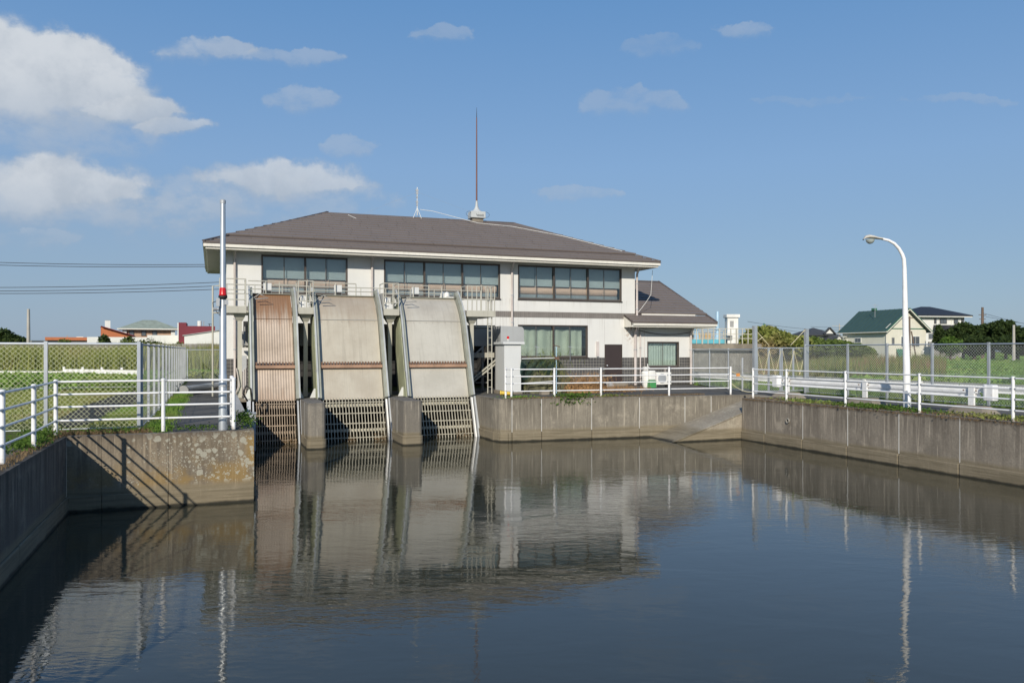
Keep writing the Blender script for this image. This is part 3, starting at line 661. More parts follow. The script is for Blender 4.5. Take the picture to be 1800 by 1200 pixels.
    for zz, s_ in ((-0.16, .03), (-0.28, .11), (-0.56, .035), (-0.92, .035), (-1.17, .10), (-1.42, .03)):
        y_ = prof(zz) + (0.07 if s_ > .05 else -0.03); b = MB(); b.bar((x0, y_, zz), (x1, y_, zz), .03, s_); obj('cross_bar', b, mbar, t)
    return t
screen(1.40, 2.78, 16, 15, 0.0045, M['sheet1'], M['bar_rust'], 'narrow rust brown ribbed intake screen nearest the steel pole', False)
screen(3.72, 6.00, 20, 26, 0.0005, M['sheet2'], M['bar_pale'], 'wide tan intake screen standing between the two concrete piers')
screen(7.04, 9.36, 20, 26, 0.0004, M['sheet3'], M['bar_pale'], 'wide pale grey intake screen beside the caged platform and ladder')

# ================================================================== walkway behind the screens
t = thing('service_walkway', 'raised steel walkway with cream railings and platforms behind the three screens', 'walkway', (0.2, 32, 0))
b = MB(); b.box(0.2, 11.0, 32.0, 33.3, 3.14, 3.27); obj('deck', b, M['cream_steel'], t)
BAL = [(0.2, 1.14), (2.98, 3.56), (6.22, 6.84), (9.62, 10.85)]
for k, (x0, x1) in enumerate(BAL):
    b = MB(); b.box(x0, x1, 30.85, 31.99, 3.13, 3.28); obj('balcony_slab', b, M['cream_steel'], t)
    xm = (0.92, 3.3, 6.55, 9.95)[k]
    b = MB(); b.bar((xm, 31.3, 0), (xm, 31.3, 2.85), 0.15, 0.20); b.add([(xm - .1, 31.2, 2.85), (xm + .1, 31.2, 2.85), (xm + .1, 31.4, 2.85), (xm - .1, 31.4, 2.85), (xm - .24, 31.0, 3.13), (xm + .24, 31.0, 3.13), (xm + .24, 31.6, 3.13), (xm - .24, 31.6, 3.13)], [(0, 1, 5, 4), (1, 2, 6, 5), (2, 3, 7, 6), (3, 0, 4, 7), (4, 5, 6, 7), (0, 1, 2, 3)])
    obj('column', b, M['cream_steel'], t)
    # balcony guard: front and side rails on posts
    ps = {0: [.22, .75, 1.12], 1: [3.0, 3.3, 3.54], 2: [6.24, 6.6, 6.82], 3: [9.66, 9.85, 10.05, 10.25, 10.45, 10.64, 10.82]}[k]
    for x in ps:
        b = MB(); b.tube([(x, 30.88, 3.28), (x, 30.88, 4.38)], 0.02, 6); obj('guard_post', b, M['cream_steel'], t)
    for x in (x0 + .02, x1 - .02):
        b = MB(); b.tube([(x, 31.7, 3.28), (x, 31.7, 4.38)], 0.02, 6); obj('guard_post', b, M['cream_steel'], t)
    for zz in ((3.62, 3.98, 4.38) if k != 3 else (3.85, 4.38)):
        b = MB(); b.tube([(x0 + .02, 31.7, zz), (x0 + .02, 30.88, zz), (x1 - .02, 30.88, zz), (x1 - .02, 31.7, zz)], 0.02, 6); obj('guard_rail', b, M['cream_steel'], t)
    b = MB(); b.box(x0, x1, 30.85, 30.865, 3.281, 3.38); obj('kick_plate', b, M['cream_steel'], t)
for x0, x1, y_, zz in ((0.3, 11.0, 33.25, 4.36), (0.3, 11.0, 33.25, 4.0), (1.25, 2.2, 32.05, 4.42), (2.2, 3.0, 32.05, 4.30), (3.6, 5.35, 32.05, 4.42), (6.85, 8.35, 32.05, 4.42), (1.3, 2.9, 32.6, 4.15), (3.7, 6.2, 32.6, 4.15), (7.0, 9.5, 32.6, 4.15)):
    b = MB(); b.tube([(x0, y_, zz), (x1, y_, zz)], 0.02, 6); obj('guard_rail', b, M['cream_steel'], t)
for x in [0.5 + k * 1.05 for k in range(11)]:
    b = MB(); b.tube([(x, 33.25, 3.27), (x, 33.25, 4.36)], 0.018, 6); obj('guard_post', b, M['cream_steel'], t)
for x in (1.9, 2.4, 4.55, 5.35, 7.7, 8.35, 8.9): 
    b = MB(); b.tube([(x, 32.05, 3.27), (x, 32.05, 4.41)], 0.02, 6); obj('guard_post', b, M['cream_steel'], t)
# caged ladder on the right-hand platform
lt = MB(); xl0, xl1, yl = on_y(857.5, 0, 31.0).x, on_y(864.5, 0, 31.0).x, 31.0
t = thing('access_ladder', 'tall cream steel ladder climbing to the platform beside the white cabinet', 'ladder', (xl0, yl, 0))
for x in (xl0, xl1):
    b = MB(); b.tube([(x, yl, 0), (x, yl, 4.30), (x - .1, yl + .1, 4.36)], 0.022, 6); obj('stringer', b, M['cream_steel'], t)
for k in range(13):
    b = MB(); b.tube([(xl0, yl, .25 + k * .29), (xl1, yl, .25 + k * .29)], 0.012, 5); obj('rung', b, M['cream_steel'], t)
# drive units on the walkway
for k, (x, y_) in enumerate(((3.12, 31.35), (6.36, 31.35))):
    t = thing('drive_motor', ('grey geared drive motor with white dome on the platform beside the rusty screen', 'grey geared drive motor with white dome on the platform beside the middle screen')[k], 'motor', (x, y_, 3.27), 'drive motors of the screens')
    b = MB(); b.box(x - .08, x + .12, y_ - .25, y_ + .05, 3.28, 3.62); obj('gearbox', b, M['machine_white'], t, bevel=.01)
    b = MB(); b.lathe((x + .04, y_ - .1, 3.62), [(.10, 0), (.10, .10), (.085, .17), (.04, .21), (0.01, .22)], 12); obj('dome', b, M['machine_white'], t, smooth=True)
    b = MB(); b.box(x - .16, x - .09, y_ - .3, y_ + .1, 3.3, 4.0); obj('motor_bracket', b, M['machine'], t)
    b = MB(); b.lathe((x + .28, y_ - .1, 3.75), [(.02, -.03), (.16, -.03), (.16, .03), (.02, .03)], 14, 'x'); obj('chain_wheel', b, M['frame_green'], t)
for k, (px, py_) in enumerate(((470, 520), (594, 522), (730, 526))):
    c = on_y(px, py_, 32.15); lab = ('dark faced switch box above the rusty screen', 'dark faced switch box above the middle screen', 'dark faced switch box above the grey screen')[k]
    t = thing('switch_box', lab, 'switch box', (c.x, c.y, 3.27), 'switch boxes on the walkway')
    b = MB(); b.box(c.x - .02, c.x + .02, c.y, c.y + .04, 3.27, 3.8); obj('stand', b, M['machine'], t)
    b = MB(); b.box(c.x - .15, c.x + .15, c.y - .06, c.y + .06, 3.80, 4.08); obj('housing', b, M['machine'], t, bevel=.008)
    b = MB(); b.box(c.x - .13, c.x + .13, c.y - .068, c.y - .061, 3.83, 4.06); obj('face_plate', b, M['black'], t)
    b = MB(); b.box(c.x - .15, c.x + .15, c.y - .03, c.y + .03, 4.09, 4.36); obj('top_plate', b, M['cab_white'], t)
c = on_y(783, 522, 32.3); t = thing('valve_unit', 'small white twin domed motor on top of the grey screen', 'motor', (c.x, c.y, 3.27))
b = MB(); b.box(c.x - .25, c.x + .35, c.y - .1, c.y + .1, 3.27, 4.0); obj('base', b, M['machine_white'], t, bevel=.02)
for dx, r in ((-.12, .10), (.06, .12)):
    b = MB(); b.lathe((c.x + dx, c.y, 4.0), [(r, 0), (r, .08), (r * .8, .17), (r * .3, .21), (.01, .215)], 12); obj('dome', b, M['machine_white'], t, smooth=True)

# ================================================================== conveyor and intake floor behind the screens
t = thing('debris_conveyor', 'shaded belt conveyor and steel trough running behind the screens', 'conveyor', (2, 33.5, 0))
b = MB(); b.box(1.2, 12.2, 33.6, 34.9, 1.95, 2.05); b.box(1.2, 12.2, 33.55, 33.6, 1.95, 2.75); b.box(1.2, 12.2, 34.9, 34.95, 1.95, 2.75); obj('trough', b, M['machine'], t)
b = MB(); b.bar((1.2, 33.5, 2.80), (12.3, 33.5, 2.80), .08, .06); obj('trough_lip', b, M['cream_steel'], t)
b = MB(); b.bar((10.0, 33.3, 1.55), (11.9, 33.3, 1.55), .16, .22); obj('drive_beam', b, M['cream_steel'], t)
b = MB(); b.lathe((11.95, 33.2, 1.72), [(.14, -.15), (.2, -.1), (.2, .1), (.14, .15)], 14, 'y'); obj('end_drum', b, M['cream_steel'], t)
for x in (1.6, 4.0, 6.4, 8.8, 11.2):
    b = MB(); b.bar((x, 33.6, 0), (x, 33.6, 1.95), .1, .1); obj('leg', b, M['machine'], t)
for x in (9.9, 10.4, 10.9, 11.4):
    b = MB(); b.bar((x, 33.5, 2.8), (x, 33.5, 3.12), .03, .03); obj('handrail_stub', b, M['cream_steel'], t)
for a, c_ in (((9.9, 33.0, .9), (11.0, 33.0, 1.9)), ((9.9, 32.7, .1), (11.9, 32.7, 1.65)), ((9.9, 32.6, .0), (11.95, 32.6, 1.55))):
    b = MB(); b.bar(a, c_, .07, .06); obj('brace', b, M['cream_steel'] if a[1] < 32.8 else M['machine'], t)
for zz in (.35, .62, .8):
    b = MB(); b.bar((9.9, 33.2, zz), (11.3, 33.2, zz), .04, .04); obj('pipe_rail', b, M['machine'], t)
b = MB(); b.box(LE, 9.6, 30.6, 34.3, -.12, -.002); t = thing('intake_floor_slab', 'shaded concrete floor slab over the intake bays behind the screens', 'slab', (5, 32, 0)); obj('slab', b, M['conc_block'], t)
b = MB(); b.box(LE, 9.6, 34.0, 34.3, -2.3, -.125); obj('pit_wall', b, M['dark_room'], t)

# ================================================================== pumping station
B0, B1, BB = 0.52, 20.15, 45.3      # left, right, back
t = PS = thing('pumping_station', 'white two storey pumping station with a brown hipped roof and long dark windows', 'building', (10, FY, 0))
SX = [B0, 1.94, 5.61, 6.95, 7.25, 12.84, 13.76, 17.48, 18.44, 19.39, B1]
WIN = [(1.94, 5.61, 4.21, 5.87, 4), (7.25, 12.84, 4.21, 5.87, 6), (13.76, 19.38, 4.22, 5.88, 6)]
TH = .20
def panel(x0, x1, z0, z1, m=None, y=FY, g_=.005):
    b = MB(); b.box(x0 + g_, x1 - g_, y, y + TH, z0, z1); return obj('wall_panel', b, m or M['white_paint'], PS)
cols = [(B0, 1.94), (1.94, 5.61), (5.61, 7.25), (7.25, 12.84), (12.84, 13.76), (13.76, 19.38), (19.38, B1)]
for i, (x0, x1) in enumerate(cols):
    if i in (0, 2, 4, 6): panel(x0, x1, 3.64, 5.98)
    else: panel(x0, x1, 3.64, 4.21); panel(x0, x1, 5.88, 5.98)
    if i not in (1, 2, 3) and i != 5 and i != 6: panel(x0, x1, 1.40 if i != 4 else 0.0, 3.35)
panel(1.94, 12.6, 2.95, 3.35)
panel(12.6, 12.84, 0, 3.35)
panel(13.76, 17.48, 3.0, 3.35); panel(17.48, 18.42, 1.4, 3.35); panel(18.42, 19.41, 2.06, 3.35); panel(19.41, B1, 1.4, 3.35)
# backing of the tiled zones
for x0, x1, z0, z1 in ((B0, 1.94, 0, 1.4), (13.76, 18.42, 0, 1.4), (19.41, B1, 0, 1.4), (B0, B1, 3.35, 3.64)):
    b = MB(); b.box(x0, x1, FY + .012, FY + TH, z0 + (.002 if z0 else 0), z1 - .002); obj('tile_bed', b, M['grout'], PS)
def tiles(x0, x1, z0, z1, w_, h_, m, gap=.010, skip=()):
    b = MB(); nx = max(1, round((x1 - x0) / w_)); nz_ = max(1, round((z1 - z0) / h_)); w2, h2 = (x1 - x0) / nx, (z1 - z0) / nz_
    for i in range(nx):
        for k in range(nz_):
            xa, za = x0 + i * w2, z0 + k * h2
            if any(xa + w2 / 2 > s[0] and xa + w2 / 2 < s[1] and za + h2 / 2 > s[2] and za + h2 / 2 < s[3] for s in skip): continue
            j = random.uniform(0, .002); y0 = FY - .002 - j; q = [(xa + gap / 2, y0, za + gap / 2), (xa + w2 - gap / 2, y0, za + gap / 2), (xa + w2 - gap / 2, y0, za + h2 - gap / 2), (xa + gap / 2, y0, za + h2 - gap / 2)]
            b.add(q + [(p[0], FY + .0125, p[2]) for p in q], [(0, 1, 2, 3), (0, 4, 5, 1), (1, 5, 6, 2), (2, 6, 7, 3), (3, 7, 4, 0)])
    return obj('wall_tiles', b, m, PS, kind='stuff', fix=False)
tiles(B0, 1.94, 0, 1.4, .155, .155, M['tile'], .016)
tiles(13.76, 18.42, 0, 1.4, .155, .155, M['tile'], .016); tiles(19.41, B1, 0, 1.4, .155, .155, M['tile'], .016)
tiles(B0, B1, 3.355, 3.635, .105, .28, M['tile_band'], .012)
# side and rear walls, floors
for nm, bx in (('side_wall', (B0, B0 + TH, FY + TH, BB, 0, 5.98)), ('side_wall', (B1 - TH, B1, FY + TH, BB, 0, 5.98)), ('rear_wall', (B0 + TH, B1 - TH, BB - TH, BB, 0, 5.98)), ('floor_slab', (B0 + TH, B1 - TH, FY + TH, BB - TH, 3.3, 3.45)), ('ceiling_slab', (B0 + TH, B1 - TH, FY + TH, BB - TH, 5.90, 5.98)), ('partition', (12.65, 12.8, FY + TH, BB - TH, 0.0, 3.29))):
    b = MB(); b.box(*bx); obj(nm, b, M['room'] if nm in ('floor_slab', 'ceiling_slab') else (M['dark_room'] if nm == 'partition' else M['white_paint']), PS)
b = MB(); b.box(B0 + TH, 12.65, FY + 3.0, FY + 3.1, 0, 3.29); obj('shade_backing', b, M['dark_room'], PS)  # back of a bay put in and coloured near-black as shade behind the screens
b = MB(); b.box(B0 + TH, B1 - TH, FY + 5, FY + 5.1, 3.46, 5.89); obj('inner_wall', b, M['room'], PS)
# left ground floor dark opening beside the screens
def window(x0, x1, z0, z1, n, par, glass, y=FY, mull=None, light=True, proud=.015):
    fr = MB(); k = .05
    fr.box(x0, x1, y - proud, y + .10, z1 - k, z1); fr.box(x0, x1, y - proud, y + .10, z0, z0 + k); fr.box(x0, x0 + k, y - proud, y + .10, z0 + k, z1 - k); fr.box(x1 - k, x1, y - proud, y + .10, z0 + k, z1 - k)
    fo = obj('window', fr, M['bronze'], par)
    b = MB(); b.box(x0 - .03, x1 + .03, y - .06, y - proud - .001, z0 - .03, z0 + .015); obj('sill', b, M['bronze'], fo)
    wd = (x1 - x0 - 2 * k) / n
    for i in range(n):
        a = x0 + k + i * wd; yy = y + .03 + (i % 2) * .03
        b = MB(); b.box(a + .02, a + wd - .02, yy + .008, yy + .014, z0 + k + .04, z1 - k - .02); obj('pane', b, glass, fo)
        b = MB(); s_ = .022
        b.box(a, a + s_, yy, yy + .022, z0 + k, z1 - k); b.box(a + wd - s_, a + wd, yy, yy + .022, z0 + k, z1 - k)
        b.box(a + s_, a + wd - s_, yy, yy + .022, z0 + k, z0 + k + .05); b.box(a + s_, a + wd - s_, yy, yy + .022, z1 - k - .03, z1 - k)
        obj('sash', b, M['bronze_pale'] if light else M['bronze'], fo)
        if i % 2 == 0 and i: 
            b = MB(); b.box(a - .045, a + .045, y - .012, y + .028, z0 + k + .001, z1 - k - .001); obj('mullion', b, M['bronze'], fo)
    return fo
for x0, x1, z0, z1, n in WIN:
    fo = window(x0, x1, z0, z1, n, PS, M['glass'])
    wd = (x1 - x0) / n
    b = MB(); b.box(x0 + .06, x1 - .06, FY + .36, FY + .40, 4.24, 4.50); obj('reflection_strip', b, M['galv_dull'], fo)  # added strip for the blue-grey reflection low in the glass
    xe = x1 - .05; b = MB(); b.tube([(x0 + .05, FY + .62, 4.72), (xe, FY + .62, 4.72)], .25, 20); obj('reflection_tube', b, M['reflection_pink'], fo, smooth=True)  # added tube, rounded to shade off like the pinkish reflected band
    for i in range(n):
        b = MB(); a = x0 + .05 + i * wd; b.box(a + .02, a + wd - .02, FY + .28, FY + .285, 4.90, z1); obj('reflection_panel', b, M['reflection_panel'], fo)  # added panels carrying the reflection tone of the upper glass
def curtain(x0, x1, z0, z1, y, m, par, amp=.03, f=26, gap=None):
    b = MB(); n = int((x1 - x0) / .012); vs_ = []
    for i in range(n + 1):
        x = x0 + (x1 - x0) * i / n; yy = y + amp * math.sin(x * f + 1.5 * math.sin(x * 3)); vs_ += [(x, yy, z0), (x, yy + .01 * math.sin(x * 9), z1)]
    b.add(vs_, [(2 * i, 2 * i + 2, 2 * i + 3, 2 * i + 1) for i in range(n)]); return obj('curtain', b, m, par, fix=False)
fo = window(13.76, 17.48, 1.40, 3.0, 4, PS, M['glass_low'])
for a, c_ in ((13.82, 15.6), (15.62, 17.3)): curtain(a, c_, 1.45, 2.78, FY + .35, M['curtain'], fo, .035, 11)
b = MB(); b.box(13.8, 17.45, FY + 1.6, FY + 1.7, .5, 3.29); obj('room_wall', b, M['room'], fo)
for x in (14.64, 16.4):
    b = MB(); b.tube([(x, FY - .25, 1.2), (x, FY - .25, 1.95)], .012, 5); b.bar((x - .12, FY - .25, 1.96), (x + .12, FY - .25, 1.90), .05, .03); obj('sprinkler', b, M['galv'], fo)
# door
b = MB(); b.box(18.44, 19.39, FY + .02, FY + .07, 0.02, 2.04); dr = obj('door', b, M['door'], PS)
b = MB(); b.box(18.42, 18.46, FY - .02, FY + .1, 0, 2.06); b.box(19.37, 19.41, FY - .02, FY + .1, 0, 2.06); b.box(18.46, 19.37, FY - .02, FY + .1, 2.03, 2.06); obj('door_frame', b, M['bronze'], dr)
b = MB(); b.lathe((18.56, FY + .02, 1.0), [(.028, 0), (.028, -.02), (.015, -.03), (.03, -.05), (.03, -.08), (.01, -.09)], 10, 'y'); obj('door_knob', b, M['galv'], dr)
b = MB(); b.box(18.3, 19.5, FY - .5, FY - .02, -.02, .12); obj('door_step', b, M['conc_block'], PS, bevel=.01)
b = MB(); b.box(17.95, 18.07, FY - .08, FY - .002, 1.45, 2.2); obj('meter_box', b, M['pipe'], PS)
# annex
A1 = 23.55
for x0, x1, z0, z1 in ((B1, 20.87, 1.4, 3.1), (20.87, 22.75, 2.21, 3.1), (22.75, A1, 1.4, 3.1)): panel(x0, x1, z0, z1)
for x0, x1, z0, z1 in ((B1, 20.87, 0, 1.4), (20.87, 22.75, 0, .88), (22.75, A1, 0, 1.4)):
    b = MB(); b.box(x0, x1, FY + .012, FY + TH, z0, z1 - .002); obj('tile_bed', b, M['grout'], PS)
tiles(B1, A1, 0, 1.4, .155, .155, M['tile'], .016, skip=[(20.86, 22.76, .87, 1.5)])
fo = window(20.87, 22.75, .89, 2.20, 2, PS, M['glass_low'])
curtain(20.95, 21.78, .95, 2.15, FY + .22, M['curtain_blue'], fo, .02, 42); curtain(21.82, 22.68, .95, 2.15, FY + .22, M['curtain_blue'], fo, .02, 38)
b = MB(); b.box(B1, A1, FY + TH, BB, 3.02, 3.08); obj('annex_ceiling', b, M['room'], PS)
for nm, bx in (('side_wall', (A1 - TH, A1, FY + TH, BB, 0, 3.01)), ('rear_wall', (B1, A1 - TH, BB - TH, BB, 0, 3.01))):
    b = MB(); b.box(*bx); obj(nm, b, M['white_paint'], PS)
b = MB(); b.add([(A1 - .1, FY, 3.1), (A1 - .1, BB, 3.1), (A1 - .1, 40.8, 5.2)] + [(A1, FY, 3.1), (A1, BB, 3.1), (A1, 40.8, 5.2)], [(0, 1, 2), (3, 4, 5), (0, 1, 4, 3), (1, 2, 5, 4), (2, 0, 3, 5)]); obj('gable_wall', b, M['white_paint'], PS)

# ---- roofs
def courses(e0, e1, r0, r1, m, par, exp_=.45, tw=.9, name='roof_tiles', lift=.052, skip=None):
    """tile courses from the eave e0-e1 up to the ridge r0-r1: each tile a thin wedge lapping the one below"""
    e0, e1, r0, r1 = map(Vector, (e0, e1, r0, r1)); up = ((r0 - e0) + (r1 - e1)) / 2; nrm = (e1 - e0).cross(r0 - e0 if (r0 - e0).length > .01 else r1 - e1).normalized()
    if nrm.z < 0: nrm = -nrm
    # slope length measured square to the eave
    ed = (e1 - e0).normalized(); sl = (r0 - e0) - ed * (r0 - e0).dot(ed); n = max(2, round(sl.length / exp_)); b = MB()
    for i in range(n):
        s0, s1 = i / n, (i + 1) / n + .01
        a0, a1 = e0.lerp(r0, s0), e1.lerp(r1, s0); c0, c1 = e0.lerp(r0, min(1, s1)), e1.lerp(r1, min(1, s1))
        L0, Lc0, Lc1 = 0.0, (c0 - a0).dot(ed), (c1 - a0).dot(ed); L1 = (a1 - a0).dot(ed)
        xs = [L0]; x = -random.uniform(.1, tw) if i % 2 else -random.uniform(.3, tw)
        while x < L1:
            if x > L0 + .56 and x < L1 - .56: xs.append(x)
            x += tw
        xs.append(L1); upv = sl * ((min(1, s1)) - s0)
        for k in range(len(xs) - 1):
            xa, xb = xs[k] + .003, xs[k + 1] - .003
            ta, tb = max(xa, Lc0) if xa < Lc0 else xa, min(xb, Lc1)
            if ta > tb: ta = tb = min(max(Lc0, xa), max(Lc1, Lc0)) if xb < Lc0 else tb; 
            li = lift + random.uniform(-.004, .006)
            p0, p1 = a0 + ed * xa + nrm * li, a0 + ed * xb + nrm * li; q0, q1 = a0 + ed * ta + upv + nrm * .006, a0 + ed * tb + upv + nrm * .006
            b.add([p0, p1, q1, q0, p0 - nrm * li, p1 - nrm * li], [(0, 1, 2, 3), (4, 5, 1, 0)])
    # deck below
    o = obj(name, b, m, par, kind='stuff', fix=False); d_ = MB(); th = nrm * .06
    d_.add([e0, e1, r1, r0, e0 - th, e1 - th, r1 - th, r0 - th], [(0, 1, 2, 3), (7, 6, 5, 4), (0, 1, 5, 4), (1, 2, 6, 5), (2, 3, 7, 6), (3, 0, 4, 7)]); obj('roof_deck', d_, M['roof_edge'], par)
    return nrm
EX0, EX1, EY0, EY1, EZ = B0 - .90, B1 + .90, FY - 1.0, BB + 1.0, 6.19
RZ, RY = 8.58, (EY0 + EY1) / 2; hh = (EY1 - EY0) / 2; RX0, RX1 = EX0 + hh, EX1 - hh
E = [(EX0, EY0, EZ), (EX1, EY0, EZ), (EX1, EY1, EZ), (EX0, EY1, EZ)]; RR = [(RX0, RY, RZ), (RX1, RY, RZ)]
def lerp(a, b_, s): return tuple(a[i] + (b_[i] - a[i]) * s for i in range(3))
for i, (ea, eb, ra, rb_) in enumerate(((E[0], E[1], RR[0], RR[1]), (E[1], E[2], RR[1], RR[1]), (E[2], E[3], RR[1], RR[0]), (E[3], E[0], RR[0], RR[0]))):
    k = .17
    courses(ea, eb, lerp(ea, ra, k), lerp(eb, rb_, k), M['roof'], PS, .42)
    up = Vector((0, 0, .085)); a_, b2 = Vector(lerp(ea, ra, k - .012)) + up, Vector(lerp(eb, rb_, k - .012)) + up
    courses(a_, b2, Vector(ra) + up, Vector(rb_) + up, M['roof'], PS, .44)
for a, c_ in ((E[0], RR[0]), (E[1], RR[1]), (E[2], RR[1]), (E[3], RR[0]), (RR[0], RR[1])):
    b = MB(); o_ = Vector((0, 0, .11)); b.bar(Vector(a) + o_ * .5, Vector(c_) + o_, .16, .05); obj('ridge_cap', b, M['roof_edge'], PS)
def ring(name, x0, x1, y0, y1, w_, z0, z1, m):
    for bx in ((x0, x1, y0, y0 + w_, z0, z1), (x0, x1, y1 - w_, y1, z0, z1), (x0, x0 + w_, y0 + w_, y1 - w_, z0, z1), (x1 - w_, x1, y0 + w_, y1 - w_, z0, z1)):
        b = MB(); b.box(*bx); obj(name, b, m, PS, bevel=.015)
ring('drip_edge', EX0 - .03, EX1 + .03, EY0 - .03, EY1 + .03, .16, EZ - .045, EZ - .005, M['roof_edge'])
ring('gutter', EX0 - .0, EX1 + .0, EY0, EY1, .14, EZ - .185, EZ - .047, M['gutter'])
ring('fascia', EX0 + .08, EX1 - .08, EY0 + .08, EY1 - .08, .06, EZ - .27, EZ - .188, M['gutter'])
b = MB(); b.box(EX0 + .14, EX1 - .14, EY0 + .14, FY, EZ - .25, EZ - .215); b.box(EX0 + .14, EX1 - .14, BB, EY1 - .14, EZ - .25, EZ - .215); b.box(EX0 + .14, B0, FY, BB, EZ - .25, EZ - .215); b.box(B1, EX1 - .14, FY, BB, EZ - .25, EZ - .215); obj('soffit', b, M['soffit'], PS)
# annex roof: a gable with its ridge behind
ax0, ax1, ay0, az = 19.5, 24.5, FY - .9, 3.17; rz2 = 5.70; ry2 = 40.77
courses((ax0, ay0, az), (ax1, ay0, az), (ax0, ay0 + .95, az + .41), (ax1, ay0 + .95, az + .41), M['roof'], PS, .33)
courses((B1 + .02, ay0 + .93, az + .49), (ax1, ay0 + .93, az + .49), (B1 + .02, ry2, rz2 + .06), (ax1, ry2, rz2 + .06), M['roof'], PS, .42)
courses((ax1, 46.6, az), (B1 + .02, 46.6, az), (ax1, ry2, rz2 + .06), (B1 + .02, ry2, rz2 + .06), M['roof'], PS, .42)
b = MB(); b.box(B1 + .4, ax1 - .75, ay0 + .90, ay0 + .93, az + .40, az + .47); obj('step_flashing', b, M['gutter'], PS)
b = MB(); b.bar((ax1 - .02, ay0, az + .03), (ax1 - .02, ry2, rz2 + .10), .07, .10); obj('verge_cap', b, M['roof_edge'], PS)
b = MB(); b.bar((B1, ry2, rz2 + .10), (ax1, ry2, rz2 + .10), .16, .05); obj('ridge_cap', b, M['roof_edge'], PS)
b = MB(); b.box(ax0 - .02, ax1 + .02, ay0 - .02, ay0 + .12, az - .045, az - .004); obj('drip_edge', b, M['roof_edge'], PS)
b = MB(); b.box(ax0, ax1, ay0, ay0 + .13, az - .17, az - .047); obj('gutter', b, M['gutter'], PS, bevel=.015)
b = MB(); b.box(ax0 + .02, ax1 - .05, ay0 + .08, ay0 + .13, az - .24, az - .172); obj('fascia', b, M['gutter'], PS)
b = MB(); b.add([(ax0, ay0, az - .24), (ax0, ay0, az - .03), (ax0, FY, az + .36), (ax0, FY, az - .24), (ax0 + .05, ay0, az - .24), (ax0 + .05, ay0, az - .03), (ax0 + .05, FY, az + .36), (ax0 + .05, FY, az - .24)], [(0, 1, 2, 3), (7, 6, 5, 4), (0, 1, 5, 4), (1, 2, 6, 5), (3, 0, 4, 7), (2, 3, 7, 6)]); obj('eave_end_board', b, M['gutter'], PS)
b = MB(); b.box(ax0 + .05, ax1 - .05, ay0 + .13, FY - .002, az - .24, az - .21); b.box(A1, ax1 - .05, FY, 46.4, az - .24, az - .21); obj('soffit', b, M['soffit'], PS)
# downpipes
def downpipe(x, y, z0, z1, r=.05, box_=False, elbow=True):
    b = MB(); pts = [(x, y, z0), (x, y, z1)]
    if elbow: pts += [(x, y - .05, z1 + .12), (x, y - .3, z1 + .42)]
    b.tube(pts, r, 10); o = obj('downpipe', b, M['pipe'], PS, smooth=True)
    for zz in np.arange(z0 + .5, z1, 1.3):
        b = MB(); b.lathe((x, y, float(zz)), [(r + .012, -.025), (r + .012, .025)], 10); obj('bracket', b, M['galv_dull'], o)
for x, z0 in ((.86, 0), (6.70, 0), (13.42, 0), (20.22, 3.35)): downpipe(x, FY - .09, z0, 5.6, .055)
downpipe(20.12, FY - .10, 0, 2.55, .075); downpipe(20.42, FY - .08, .1, 2.7, .035, elbow=False); downpipe(23.42, FY - .10, 0, 2.6, .06)
for x, r in ((20.68, .012), (21.9, .02)):
    b = MB(); b.tube([(x, FY - .03, 0.1), (x, FY - .03, 2.8 if r < .015 else .85)], r, 6); obj('conduit', b, M['pipe'], PS)
# cables on the building
def cable(name, pts, r, m, label, cat='cable', sag=0.0, n=14):
    P = [];
    for i in range(len(pts) - 1):
        a, c_ = Vector(pts[i]), Vector(pts[i + 1])
        for k in range(n): s_ = k / n; q = a.lerp(c_, s_); q.z -= sag * 4 * s_ * (1 - s_); P.append(q)
    P.append(Vector(pts[-1])); b = MB(); b.tube(P, r, 5); return solo(name, b, m, label, cat)
cable('hanging_cable', [(20.3, FY - .15, 2.78), (23.4, FY - .15, 2.72)], .018, M['cable_black'], 'black cable sagging under the eave above the curtained annex window', sag=.17)
cable('drop_wire', [(21.0, FY - .3, 5.85), (20.9, FY - .3, 4.6), (20.2, FY - .25, 3.7)], .012, M['cable_white'], 'thin white wire dropping from the eave onto the low annex roof', sag=.04)

# ================================================================== rooftop
t = thing('lightning_rod', 'tall rusty red lightning rod on a grey box at the ridge', 'lightning rod', (13.2, RY, RZ))
x, y_ = 13.2, RY
b = MB(); b.box(x - .30, x + .30, y_ - .22, y_ + .22, 8.58, 8.80); obj('plinth', b, M['conc_block'], t)
b = MB(); b.box(x - .40, x + .40, y_ - .33, y_ + .33, 8.80, 9.15); obj('housing', b, M['rod_base'], t, bevel=.02)
b = MB(); b.tube([(x - .12, y_ - .345, 9.0), (x - .12, y_ - .40, 8.94), (x + .24, y_ - .40, 8.94), (x + .24, y_ - .345, 9.0)], .012, 5); obj('handle', b, M['black'], t)
b = MB(); b.lathe((x, y_, 9.15), [(.30, 0), (.24, .06), (.14, .16), (.08, .32), (.055, .6)], 14); obj('cone', b, M['rod_base'], t, smooth=True)
b = MB(); b.tube([(x, y_, 9.75), (x, y_, 12.2), (x, y_, 14.2)], [.045, .038, .028], 8); obj('rod', b, M['rod'], t, smooth=True)
b = MB(); b.tube([(x, y_, 14.2), (x, y_, 14.75)], [.02, .006], 6); obj('tip', b, M['cable_black'], t)
for s_ in (-1, 1):
    b = MB(); b.tube([(x + s_ * .38, y_ - .2, 9.05)] + [(x + s_ * (.38 + .28 * math.sin(a)), y_ - .2, 9.0 + .16 * math.cos(a)) for a in (.3, .9, 1.5, 2.2, 2.8)] + [(x + s_ * .35, y_ - .2, 8.85)], .008, 5); obj('loop_wire', b, M['cable_black'], t)
